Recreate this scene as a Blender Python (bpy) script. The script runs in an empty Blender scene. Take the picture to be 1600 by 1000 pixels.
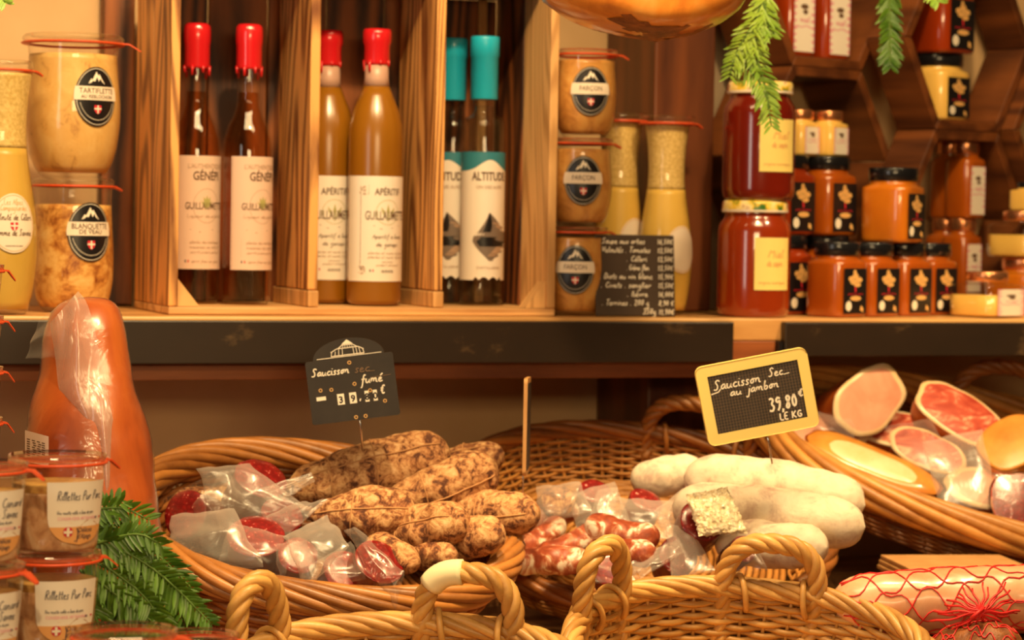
import bpy, math, random
import numpy as np
from mathutils import Vector, Matrix, noise as mnoise
PI = math.pi
sc = bpy.context.scene
COL = sc.collection
# ------------------------------------------------------------------ camera
FPX = 3764.0
YAW, PITCH, ROLL = math.radians(20), math.atan(150/FPX), math.radians(1.0)
CAM = np.array([-0.991, -2.723, 1.5])
CF = np.array([math.sin(YAW)*math.cos(PITCH), math.cos(YAW)*math.cos(PITCH), -math.sin(PITCH)])
_r0 = np.array([math.cos(YAW), -math.sin(YAW), 0.0]); _u0 = np.cross(_r0, CF)
CR = math.cos(ROLL)*_r0 + math.sin(ROLL)*_u0
CU = -math.sin(ROLL)*_r0 + math.cos(ROLL)*_u0
def ray(px, py): return CF + (px-800)/FPX*CR - (py-500)/FPX*CU
def atY(px, py, Y):
    d = ray(px, py); return CAM + d*((Y-CAM[1])/d[1])
def atZ(px, py, Z):
    d = ray(px, py); return CAM + d*((Z-CAM[2])/d[2])
def atD(px, py, D): return CAM + ray(px, py)*D
def camvec(x, y, z): return CR*x + CU*y - CF*z
cd = bpy.data.cameras.new('camera'); cam = bpy.data.objects.new('camera', cd); COL.objects.link(cam)
mw = Matrix.Identity(4)
for i in range(3):
    mw[i][0], mw[i][1], mw[i][2], mw[i][3] = CR[i], CU[i], -CF[i], CAM[i]
cam.matrix_world = mw
cd.sensor_fit = 'HORIZONTAL'; cd.sensor_width = 36.0; cd.lens = FPX/1600*36.0
cd.clip_start = 0.05; cd.clip_end = 50
cd.dof.use_dof = True; cd.dof.focus_distance = 2.33; cd.dof.aperture_fstop = 6.7
sc.camera = cam
# ------------------------------------------------------------------ world, lights, exposure
sc.view_settings.view_transform = 'Standard'; sc.view_settings.look = 'None'
sc.view_settings.gamma = 1.0; sc.view_settings.use_curve_mapping = False
sc.view_settings.exposure = 0.40
W = bpy.data.worlds.new('dim_hall'); sc.world = W; W.use_nodes = True
W.node_tree.nodes['Background'].inputs[0].default_value = (1.0, 0.55, 0.24, 1)
W.node_tree.nodes['Background'].inputs[1].default_value = 0.03
def aim(o, target):
    o.rotation_euler = (Vector(target)-o.location).to_track_quat('-Z', 'Y').to_euler()
def area(name, loc, target, sx, sy, power, color):
    l = bpy.data.lights.new(name, 'AREA'); l.shape = 'RECTANGLE'; l.size = sx; l.size_y = sy
    l.energy = power; l.color = color
    o = bpy.data.objects.new(name, l); COL.objects.link(o); o.location = loc; aim(o, target); return o
def spot(name, loc, target, power, color, angle=70, radius=0.03):
    l = bpy.data.lights.new(name, 'SPOT'); l.energy = power; l.color = color
    l.spot_size = math.radians(angle); l.spot_blend = 0.6; l.shadow_soft_size = radius
    o = bpy.data.objects.new(name, l); COL.objects.link(o); o.location = loc; aim(o, target); return o
WARM = (1.0, 0.69, 0.33)
area('ceiling_light_bar', (-0.35, -1.15, 2.75), (0.0, 0.0, 1.3), 1.6, 0.3, 24, WARM)
area('added_front_fill', (-0.7, -3.1, 1.86), (0.0, 0.2, 1.25), 0.9, 0.25, 13, WARM)  # added fill from the customer side, brightens the wall under the shelf
area('daylight_doorway', (-2.9, -2.4, 1.75), (-0.2, 0.1, 1.5), 0.5, 1.5, 9, (1.0, 0.88, 0.74))
spot('counter_spot', (-0.25, -0.95, 2.45), (-0.25, -0.60, 1.1), 52, WARM, 36)
spot('counter_spot_right', (0.25, -0.75, 2.45), (0.18, -0.40, 1.1), 52, WARM, 36)
spot('ham_spot', (0.75, -0.8, 2.4), (0.55, -0.16, 1.2), 42, WARM, 42)
spot('jar_spot', (-0.95, -2.1, 2.15), (-0.66, -0.55, 1.22), 26, WARM, 30)
spot('shelf_spot', (-0.35, -0.9, 2.5), (-0.3, 0.0, 1.5), 42, WARM, 56)
spot('honey_spot', (0.15, -0.8, 2.45), (0.62, 0.1, 1.45), 30, WARM, 44)
cy = sc.cycles
cy.max_bounces = 8; cy.diffuse_bounces = 3; cy.glossy_bounces = 3; cy.transmission_bounces = 6
cy.transparent_max_bounces = 24; cy.caustics_reflective = False; cy.caustics_refractive = False
cy.sample_clamp_indirect = 4.0
# ------------------------------------------------------------------ materials
def newmat(name):
    m = bpy.data.materials.new(name); m.use_nodes = True
    nt = m.node_tree
    return m, nt, nt.nodes['Principled BSDF'], nt.nodes['Material Output']
def N(nt, typ, **kw):
    n = nt.nodes.new(typ)
    for k, v in kw.items(): setattr(n, k, v)
    return n
def c4(c): return (c[0], c[1], c[2], 1.0)
def coords(nt, scale, rot=(0, 0, 0), kind='Object'):
    tc = N(nt, 'ShaderNodeTexCoord'); mp = N(nt, 'ShaderNodeMapping')
    mp.inputs['Scale'].default_value = scale; mp.inputs['Rotation'].default_value = rot
    nt.links.new(tc.outputs[kind], mp.inputs['Vector']); return mp.outputs['Vector']
def noise_tex(nt, vec, scale, detail=4, rough=0.55, dist=0.0):
    n = N(nt, 'ShaderNodeTexNoise'); n.inputs['Scale'].default_value = scale
    n.inputs['Detail'].default_value = detail; n.inputs['Roughness'].default_value = rough
    n.inputs['Distortion'].default_value = dist
    nt.links.new(vec, n.inputs['Vector']); return n.outputs['Fac']
def ramp(nt, fac, stops):
    r = N(nt, 'ShaderNodeValToRGB'); e = r.color_ramp.elements
    while len(e) < len(stops): e.new(0.5)
    for i, (p, c) in enumerate(stops): e[i].position = p; e[i].color = c4(c)
    nt.links.new(fac, r.inputs['Fac']); return r.outputs['Color']
def bump(nt, bs, fac, strength, dist):
    b = N(nt, 'ShaderNodeBump'); b.inputs['Strength'].default_value = strength; b.inputs['Distance'].default_value = dist
    nt.links.new(fac, b.inputs['Height']); nt.links.new(b.outputs['Normal'], bs.inputs['Normal'])
def setp(bs, rough=0.5, metal=0.0, coat=0.0, coatr=0.05, spec=0.5, sss=0.0, sssr=(1, .4, .2), ssss=0.01):
    bs.inputs['Roughness'].default_value = rough; bs.inputs['Metallic'].default_value = metal
    bs.inputs['Coat Weight'].default_value = coat; bs.inputs['Coat Roughness'].default_value = coatr
    bs.inputs['Specular IOR Level'].default_value = spec
    if sss:
        bs.inputs['Subsurface Weight'].default_value = sss
        bs.inputs['Subsurface Radius'].default_value = sssr; bs.inputs['Subsurface Scale'].default_value = ssss
def flat(name, col, **kw):
    m, nt, bs, out = newmat(name); bs.inputs['Base Color'].default_value = c4(col); setp(bs, **kw); return m
def mottled(name, stops, scale, stretch=(1, 1, 1), detail=5, rough_n=0.6, dist=0.0, bs_=0.0, bd=0.002, bscale=None, **kw):
    m, nt, bs, out = newmat(name); v = coords(nt, stretch)
    f = noise_tex(nt, v, scale, detail, rough_n, dist)
    nt.links.new(ramp(nt, f, stops), bs.inputs['Base Color']); setp(bs, **kw)
    if bs_: bump(nt, bs, f if bscale is None else noise_tex(nt, v, bscale, 4), bs_, bd)
    return m
def wood(name, dark, light, axis='Z', scale=9.0, bands=16.0, lo=0.15, hi=0.75, rough=0.55, bs_=0.25, coat=0.0):
    m, nt, bs, out = newmat(name)
    st = {'Z': (1, 1, 0.12), 'X': (0.12, 1, 1), 'Y': (1, 0.12, 1)}[axis]
    v = coords(nt, st)
    oi = N(nt, 'ShaderNodeObjectInfo')
    ad = N(nt, 'ShaderNodeVectorMath', operation='ADD'); sc_ = N(nt, 'ShaderNodeVectorMath', operation='SCALE')
    cb = N(nt, 'ShaderNodeCombineXYZ')
    for k in range(3): nt.links.new(oi.outputs['Random'], cb.inputs[k])
    sc_.inputs['Scale'].default_value = 7.0
    nt.links.new(cb.outputs[0], sc_.inputs[0]); nt.links.new(v, ad.inputs[0]); nt.links.new(sc_.outputs[0], ad.inputs[1])
    f = noise_tex(nt, ad.outputs[0], scale, 2, 0.45, 0.2)
    mu = N(nt, 'ShaderNodeMath', operation='MULTIPLY'); mu.inputs[1].default_value = bands*6.0; nt.links.new(f, mu.inputs[0])
    si = N(nt, 'ShaderNodeMath', operation='SINE'); nt.links.new(mu.outputs[0], si.inputs[0])
    f2 = noise_tex(nt, ad.outputs[0], scale*14, 4, 0.6)
    mr = N(nt, 'ShaderNodeMapRange'); mr.inputs[1].default_value = -1; mr.inputs[2].default_value = 1
    nt.links.new(si.outputs[0], mr.inputs[0])
    mx = N(nt, 'ShaderNodeMix', data_type='FLOAT'); mx.inputs[0].default_value = 0.5
    nt.links.new(mr.outputs[0], mx.inputs[2]); nt.links.new(f2, mx.inputs[3])
    nt.links.new(ramp(nt, mx.outputs[0], [(lo, dark), (hi, light)]), bs.inputs['Base Color'])
    setp(bs, rough=rough, coat=coat, coatr=0.2); bump(nt, bs, mx.outputs[0], bs_, 0.001); return m
def wicker_mat(name, dark, light, rough=0.42):
    m, nt, bs, out = newmat(name)
    g = N(nt, 'ShaderNodeNewGeometry'); v = coords(nt, (1, 1, 1)); f = noise_tex(nt, v, 60, 3)
    mx = N(nt, 'ShaderNodeMix', data_type='FLOAT'); mx.inputs[0].default_value = 0.55
    nt.links.new(g.outputs['Random Per Island'], mx.inputs[2]); nt.links.new(f, mx.inputs[3])
    nt.links.new(ramp(nt, mx.outputs[0], [(0.1, dark), (0.75, light)]), bs.inputs['Base Color'])
    setp(bs, rough=rough); bump(nt, bs, noise_tex(nt, v, 220, 3), 0.15, 0.001); return m
def schlick(nt, f0, gain=0.75, normal=None):
    lw = N(nt, 'ShaderNodeLayerWeight'); lw.inputs[0].default_value = 0.5
    if normal is not None: nt.links.new(normal, lw.inputs['Normal'])
    p = N(nt, 'ShaderNodeMath', operation='POWER'); p.inputs[1].default_value = 4.0
    nt.links.new(lw.outputs['Facing'], p.inputs[0])
    m = N(nt, 'ShaderNodeMath', operation='MULTIPLY_ADD'); m.inputs[1].default_value = gain; m.inputs[2].default_value = f0
    nt.links.new(p.outputs[0], m.inputs[0]); return m.outputs[0]
def thin_glass(name, tint=(0.97, 0.97, 0.95), ior=1.45, rough=0.02):
    m, nt, bs, out = newmat(name); nt.nodes.remove(bs)
    t = N(nt, 'ShaderNodeBsdfTransparent'); t.inputs[0].default_value = c4(tint)
    g = N(nt, 'ShaderNodeBsdfGlossy'); g.inputs['Roughness'].default_value = rough
    fr = schlick(nt, ((ior-1)/(ior+1))**2)
    mx = N(nt, 'ShaderNodeMixShader'); nt.links.new(fr, mx.inputs[0])
    nt.links.new(t.outputs[0], mx.inputs[1]); nt.links.new(g.outputs[0], mx.inputs[2])
    nt.links.new(mx.outputs[0], out.inputs['Surface']); return m
def film_mat(name, haze=0.16, gain=0.40, bstr=0.16, f0=0.035, col=(1, 0.93, 0.85), rough=0.24, wr=55):
    m, nt, bs, out = newmat(name); nt.nodes.remove(bs)
    t = N(nt, 'ShaderNodeBsdfTransparent'); t.inputs[0].default_value = (0.97, 0.96, 0.94, 1)
    g = N(nt, 'ShaderNodeBsdfGlossy'); g.inputs['Roughness'].default_value = rough
    d = N(nt, 'ShaderNodeBsdfDiffuse'); d.inputs[0].default_value = c4(col)
    tr = N(nt, 'ShaderNodeBsdfTranslucent'); tr.inputs[0].default_value = c4(col)
    dm = N(nt, 'ShaderNodeMixShader'); dm.inputs[0].default_value = 0.4
    nt.links.new(d.outputs[0], dm.inputs[1]); nt.links.new(tr.outputs[0], dm.inputs[2])
    lw = N(nt, 'ShaderNodeLayerWeight'); lw.inputs[0].default_value = 0.35
    v = coords(nt, (1, 1, 1)); f = noise_tex(nt, v, wr, 3, 0.5, 1.2)
    b = N(nt, 'ShaderNodeBump'); b.inputs['Strength'].default_value = bstr; b.inputs['Distance'].default_value = 0.004
    nt.links.new(f, b.inputs['Height'])
    for s in (g, d): nt.links.new(b.outputs[0], s.inputs['Normal'])
    nt.links.new(b.outputs[0], lw.inputs['Normal'])
    m1 = N(nt, 'ShaderNodeMixShader')
    mm = N(nt, 'ShaderNodeMath', operation='MULTIPLY_ADD'); mm.inputs[1].default_value = gain; mm.inputs[2].default_value = haze
    nt.links.new(lw.outputs['Facing'], mm.inputs[0]); nt.links.new(mm.outputs[0], m1.inputs[0])
    nt.links.new(t.outputs[0], m1.inputs[1]); nt.links.new(dm.outputs[0], m1.inputs[2])
    m2 = N(nt, 'ShaderNodeMixShader'); fr = schlick(nt, f0, 0.45, b.outputs[0]); nt.links.new(fr, m2.inputs[0])
    nt.links.new(m1.outputs[0], m2.inputs[1]); nt.links.new(g.outputs[0], m2.inputs[2])
    nt.links.new(m2.outputs[0], out.inputs['Surface']); return m
def speckled(name, base, fat, vscale, thr=0.28, rough=0.3, coat=0.3, stretch=(1, 1, 1)):
    m, nt, bs, out = newmat(name); v = coords(nt, stretch)
    wn = N(nt, 'ShaderNodeTexNoise'); wn.inputs['Scale'].default_value = vscale*0.7
    nt.links.new(v, wn.inputs['Vector'])
    ad = N(nt, 'ShaderNodeVectorMath', operation='MULTIPLY_ADD'); ad.inputs[1].default_value = (0.012,)*3
    nt.links.new(wn.outputs['Color'], ad.inputs[0]); nt.links.new(v, ad.inputs[2])
    vo = N(nt, 'ShaderNodeTexVoronoi'); vo.inputs['Scale'].default_value = vscale; nt.links.new(ad.outputs[0], vo.inputs['Vector'])
    f2 = noise_tex(nt, v, vscale*0.55, 3)
    sb = N(nt, 'ShaderNodeMath', operation='MULTIPLY_ADD'); sb.inputs[1].default_value = 0.7; nt.links.new(f2, sb.inputs[0]); nt.links.new(vo.outputs['Distance'], sb.inputs[2])
    col = ramp(nt, sb.outputs[0], [(thr+0.22, fat), (thr+0.34, base), (1.0, tuple(x*0.55 for x in base))])
    nt.links.new(col, bs.inputs['Base Color']); setp(bs, rough=rough, coat=coat, coatr=0.12)
    bump(nt, bs, f2, 0.2, 0.001); return m
M = {}
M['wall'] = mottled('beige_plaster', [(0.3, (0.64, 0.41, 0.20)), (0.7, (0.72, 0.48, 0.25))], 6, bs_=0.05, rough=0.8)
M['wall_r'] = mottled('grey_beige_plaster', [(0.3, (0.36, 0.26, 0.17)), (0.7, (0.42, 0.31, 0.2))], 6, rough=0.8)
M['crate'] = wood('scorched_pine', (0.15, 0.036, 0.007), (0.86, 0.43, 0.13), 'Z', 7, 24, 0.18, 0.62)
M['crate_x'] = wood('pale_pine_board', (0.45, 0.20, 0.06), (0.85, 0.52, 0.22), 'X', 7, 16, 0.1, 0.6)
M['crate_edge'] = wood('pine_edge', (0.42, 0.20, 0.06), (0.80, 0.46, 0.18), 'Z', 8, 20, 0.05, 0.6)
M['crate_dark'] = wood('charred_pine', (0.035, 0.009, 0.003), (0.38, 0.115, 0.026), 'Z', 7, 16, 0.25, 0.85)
M['post'] = wood('red_brown_oak', (0.065, 0.015, 0.004), (0.17, 0.046, 0.011), 'Z', 9, 5, 0.15, 0.8, rough=0.45)
M['post_x'] = wood('red_brown_board', (0.14, 0.034, 0.01), (0.34, 0.10, 0.028), 'X', 9, 5, 0.15, 0.8, rough=0.45)
M['hexwood'] = wood('walnut_board', (0.045, 0.011, 0.003), (0.21, 0.062, 0.014), 'Y', 9, 6, 0.10, 0.9, rough=0.5)
M['shelf'] = wood('honey_board', (0.55, 0.26, 0.08), (0.80, 0.46, 0.17), 'X', 8, 6, 0.1, 0.7, rough=0.35)
M['fascia'] = mottled('scuffed_black_paint', [(0.0, (0.014, 0.009, 0.006)), (0.60, (0.026, 0.015, 0.009)), (0.70, (0.11, 0.065, 0.03))], 7, (1, 1, 1.5), 6, 0.7, bs_=0.1, rough=0.38)
M['counter'] = wood('dark_plank', (0.14, 0.055, 0.02), (0.42, 0.20, 0.07), 'X', 7, 7, 0.15, 0.8)
M['wicker'] = wicker_mat('willow', (0.22, 0.075, 0.014), (0.60, 0.27, 0.060))
M['wicker_dimmed'] = wicker_mat('dimmed_willow', (0.15, 0.048, 0.010), (0.46, 0.185, 0.040))  # darker willow copy: dim light on the back rim put into the colour
M['wicker_pale'] = wicker_mat('pale_willow', (0.36, 0.165, 0.036), (0.74, 0.42, 0.125))
M['wicker_dark'] = wicker_mat('brown_willow', (0.12, 0.036, 0.008), (0.36, 0.13, 0.028))
M['glass'] = thin_glass('clear_glass')
M['glass_amber'] = thin_glass('amber_spirit', (0.88, 0.66, 0.42), 1.33)
M['glass_clear_l'] = thin_glass('clear_spirit', (0.93, 0.95, 0.95), 1.33)
M['frost'] = flat('frosted_pale_glass', (0.55, 0.34, 0.26), rough=0.35)
M['aperitif'] = mottled('cloudy_amber_liqueur', [(0.3, (0.27, 0.105, 0.006)), (0.7, (0.32, 0.13, 0.008))], 8, rough=0.25, coat=0.5, coatr=0.25)
M['wax'] = flat('red_sealing_wax', (0.62, 0.012, 0.018), rough=0.25, coat=0.7)
M['teal'] = flat('turquoise_capsule', (0.012, 0.46, 0.70), rough=0.35, coat=0.3)
M['teal_lab'] = flat('teal_print', (0.03, 0.22, 0.30), rough=0.5)
M['ring'] = flat('orange_rubber', (0.72, 0.085, 0.022), rough=0.4)
M['paper'] = flat('cream_paper', (0.86, 0.74, 0.60), rough=0.6)
M['paper_pink'] = flat('pinkish_paper', (0.78, 0.56, 0.44), rough=0.55)
M['paper_yellow'] = flat('yellow_paper', (0.92, 0.72, 0.22), rough=0.6)
M['paper_w'] = flat('white_paper', (0.90, 0.82, 0.72), rough=0.55)
M['black'] = flat('black_print', (0.010, 0.008, 0.009), rough=0.35)
M['ink'] = flat('brown_ink', (0.14, 0.075, 0.04), rough=0.6)
M['ink_soft'] = flat('soft_brown_ink', (0.46, 0.30, 0.20), rough=0.6)
M['navy'] = flat('dark_blue_ink', (0.035, 0.03, 0.07), rough=0.6)
M['red'] = flat('red_print', (0.60, 0.02, 0.04), rough=0.5)
M['pinkprint'] = flat('pink_print', (0.78, 0.32, 0.42), rough=0.6)
M['gold'] = flat('gold_print', (0.80, 0.46, 0.16), rough=0.4)
M['greyprint'] = flat('grey_print', (0.20, 0.15, 0.12), rough=0.5)
M['greenprint'] = flat('green_print', (0.42, 0.40, 0.14), rough=0.6)
M['orangeprint'] = flat('orange_print', (0.80, 0.40, 0.14), rough=0.6)
M['chalk'] = flat('chalk_white', (0.88, 0.80, 0.66), rough=0.8)
M['slate'] = mottled('slate_board', [(0.3, (0.018, 0.013, 0.010)), (0.7, (0.030, 0.022, 0.016))], 30, rough=0.5)
M['slate_soft'] = flat('slate_grid_line', (0.17, 0.10, 0.055), rough=0.6)
M['slate_brown'] = mottled('brown_chalkboard', [(0.3, (0.040, 0.022, 0.012)), (0.7, (0.055, 0.030, 0.016))], 30, rough=0.6)
M['frame_y'] = flat('yellow_painted_frame', (0.88, 0.66, 0.20), rough=0.5)
M['metal'] = flat('steel_wire', (0.75, 0.72, 0.68), rough=0.25, metal=1.0)
M['copper'] = flat('copper_lid', (0.85, 0.36, 0.16), rough=0.25, metal=0.9)
M['blacklid'] = flat('black_lid', (0.008, 0.008, 0.010), rough=0.22, coat=0.4)
M['honey'] = mottled('amber_honey', [(0.3, (0.34, 0.066, 0.004)), (0.7, (0.46, 0.105, 0.006))], 12, rough=0.25, coat=1.0, coatr=0.04, sss=0.2, ssss=0.02)
M['honey_o'] = mottled('orange_honey', [(0.3, (0.48, 0.125, 0.007)), (0.7, (0.62, 0.19, 0.010))], 12, rough=0.25, coat=1.0, coatr=0.04, sss=0.2, ssss=0.02)
M['honey_d'] = mottled('dark_honey', [(0.3, (0.12, 0.006, 0.002)), (0.7, (0.19, 0.012, 0.003))], 5, rough=0.2, coat=1.0, coatr=0.03)
M['honey_r'] = mottled('chestnut_honey', [(0.3, (0.25, 0.024, 0.003)), (0.7, (0.34, 0.040, 0.004))], 5, rough=0.2, coat=1.0, coatr=0.03)
M['honey_y'] = mottled('set_cream_honey', [(0.3, (0.84, 0.50, 0.10)), (0.7, (0.90, 0.58, 0.15))], 6, rough=0.3, coat=1.0, coatr=0.05)
M['tartif'] = mottled('potato_gratin', [(0.25, (0.42, 0.17, 0.05)), (0.42, (0.80, 0.46, 0.14)), (0.75, (0.88, 0.58, 0.22))], 46, (1, 1, .8), 6, 0.65, 1.0, bs_=0.2, rough=0.4)
M['blanq'] = mottled('veal_stew', [(0.34, (0.26, 0.06, 0.015)), (0.47, (0.66, 0.30, 0.07)), (0.56, (0.84, 0.50, 0.16)), (0.70, (0.90, 0.62, 0.26))], 42, (1, 1, 1), 6, 0.7, 0.3, bs_=0.3, rough=0.35)
M['soup'] = mottled('celery_soup', [(0.3, (0.66, 0.40, 0.07)), (0.7, (0.76, 0.48, 0.10))], 14, rough=0.35)
M['soup_y'] = mottled('pumpkin_soup', [(0.3, (0.84, 0.52, 0.09)), (0.7, (0.92, 0.60, 0.13))], 14, rough=0.35)
M['froth'] = mottled('soup_froth', [(0.35, (0.66, 0.43, 0.12)), (0.65, (0.90, 0.66, 0.26))], 260, (1, 1, 1), 4, 0.6, bs_=0.3, rough=0.4)
M['farcon'] = mottled('browned_potato_cake', [(0.25, (0.30, 0.09, 0.02)), (0.5, (0.70, 0.33, 0.08)), (0.75, (0.82, 0.48, 0.15))], 26, (1, 1, 1), 5, 0.6, 1.0, rough=0.35)
M['rill'] = mottled('potted_pork', [(0.3, (0.40, 0.16, 0.07)), (0.5, (0.70, 0.40, 0.22)), (0.72, (0.86, 0.66, 0.45))], 45, (1, 1, 1), 6, 0.65, 1.0, bs_=0.25, rough=0.4)
M['fat'] = mottled('golden_fat', [(0.35, (0.42, 0.18, 0.05)), (0.65, (0.78, 0.46, 0.14))], 90, rough=0.3)
M['mould'] = mottled('mould_bloomed_casing', [(0.42, (0.10, 0.028, 0.010)), (0.475, (0.42, 0.17, 0.06)), (0.55, (0.66, 0.36, 0.15)), (0.67, (0.84, 0.56, 0.30))], 72, (1, 1, 1), 8, 0.76, 0.5, bs_=0.8, bd=0.004, rough=0.65)
M['mould_d'] = mottled('dark_mould_casing', [(0.41, (0.09, 0.024, 0.009)), (0.485, (0.36, 0.13, 0.045)), (0.55, (0.64, 0.36, 0.15)), (0.66, (0.82, 0.56, 0.30))], 78, (1, 1, 1), 8, 0.76, 0.5, bs_=0.8, bd=0.004, rough=0.65)
M['whitemould'] = mottled('white_flour_casing', [(0.32, (0.50, 0.33, 0.26)), (0.48, (0.76, 0.62, 0.46)), (0.66, (0.84, 0.73, 0.56))], 40, (1, 1, 1), 7, 0.65, 0.4, bs_=0.6, bd=0.003, rough=0.75)
M['drysaus'] = mottled('red_dry_casing', [(0.30, (0.16, 0.025, 0.010)), (0.48, (0.36, 0.075, 0.03)), (0.54, (0.56, 0.24, 0.13)), (0.60, (0.88, 0.74, 0.58))], 40, (1, 1, 1), 6, 0.6, 0.8, bs_=0.3, rough=0.4)
M['darkcase'] = mottled('dark_red_casing', [(0.3, (0.10, 0.014, 0.010)), (0.7, (0.25, 0.055, 0.025))], 40, rough=0.35, coat=0.3)
M['salami'] = speckled('salami_cut', (0.30, 0.012, 0.012), (0.80, 0.42, 0.34), 190, 0.16)
M['string'] = flat('butcher_string', (0.50, 0.25, 0.10), rough=0.8)
M['film'] = film_mat('clear_vacuum_film', 0.03, wr=22)
M['film_milky'] = film_mat('milky_vacuum_film', 0.20, 0.40, 0.30, 0.07, wr=24)
M['film_thin'] = film_mat('thin_shrink_film', 0.0, 0.05, 0.7, 0.05, wr=26, rough=0.2)
M['foil'] = mottled('crinkled_gold_foil', [(0.3, (0.85, 0.66, 0.36)), (0.7, (1, 0.92, 0.72))], 160, bs_=0.8, bd=0.008, rough=0.22, metal=0.4)
M['hamskin'] = mottled('smoked_ham_rind', [(0.30, (0.16, 0.020, 0.003)), (0.5, (0.44, 0.085, 0.010)), (0.7, (0.62, 0.165, 0.024))], 7, (1, 1, 0.6), 5, 0.6, 0.8, bs_=0.3, rough=0.4, coat=0.25, coatr=0.25)
M['hamtop'] = mottled('glazed_ham_rind', [(0.30, (0.50, 0.11, 0.012)), (0.5, (0.84, 0.30, 0.04)), (0.7, (0.92, 0.46, 0.11))], 9, (1, 1, 1), 6, 0.6, 0.8, bs_=0.3, rough=0.32, coat=0.6, coatr=0.15)
M['crust'] = mottled('dark_ham_crust', [(0.3, (0.09, 0.02, 0.006)), (0.7, (0.42, 0.15, 0.04))], 50, (1, 1, 1), 6, bs_=0.8, bd=0.005, rough=0.5)
M['hampink'] = mottled('pink_cured_ham', [(0.3, (0.72, 0.27, 0.16)), (0.7, (0.86, 0.46, 0.30))], 14, (1, 1, 1), 5, 0.6, 0.6, rough=0.35, coat=0.4, coatr=0.15)
M['hamred'] = mottled('red_cured_meat', [(0.32, (0.34, 0.03, 0.018)), (0.52, (0.56, 0.10, 0.055)), (0.62, (0.80, 0.42, 0.26))], 22, (1, 1, 3), 5, 0.6, 1.2, rough=0.35, coat=0.5, coatr=0.12)
M['hamfat'] = mottled('cured_fat', [(0.3, (0.82, 0.50, 0.20)), (0.7, (0.92, 0.72, 0.46))], 20, rough=0.35, coat=0.3, coatr=0.2)
M['hamorange'] = mottled('orange_smoked_rind', [(0.3, (0.55, 0.17, 0.02)), (0.7, (0.82, 0.38, 0.07))], 16, rough=0.3, coat=0.5, coatr=0.15)
M['net_saus'] = mottled('pale_pork_casing', [(0.3, (0.70, 0.30, 0.15)), (0.7, (0.86, 0.55, 0.32))], 22, (1, 1, 1), 5, 0.6, 0.8, rough=0.35, coat=0.4, coatr=0.15)
M['rednet'] = flat('red_net_cord', (0.80, 0.03, 0.03), rough=0.4)
M['kraft'] = mottled('brown_kraft_paper', [(0.3, (0.45, 0.22, 0.07)), (0.7, (0.56, 0.30, 0.11))], 30, rough=0.7)
M['leaf'] = mottled('fern_green', [(0.3, (0.030, 0.095, 0.008)), (0.7, (0.12, 0.25, 0.020))], 25, rough=0.4)
M['leaf_l'] = mottled('light_needle_green', [(0.3, (0.16, 0.34, 0.03)), (0.7, (0.38, 0.56, 0.07))], 25, rough=0.4)
M['stem'] = flat('green_stem', (0.09, 0.18, 0.02), rough=0.5)
M['tape'] = flat('masking_tape', (0.95, 0.84, 0.52), rough=0.7)
M['lidpat'] = mottled('flowered_lid', [(0.40, (0.04, 0.16, 0.02)), (0.47, (0.88, 0.60, 0.05)), (0.60, (0.95, 0.80, 0.40)), (0.70, (0.35, 0.04, 0.03))], 60, (1, 1, 1), 2, 0.4, rough=0.3)
M['lidwhite'] = flat('white_lid_edge', (0.8, 0.7, 0.6), rough=0.4)
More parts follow.
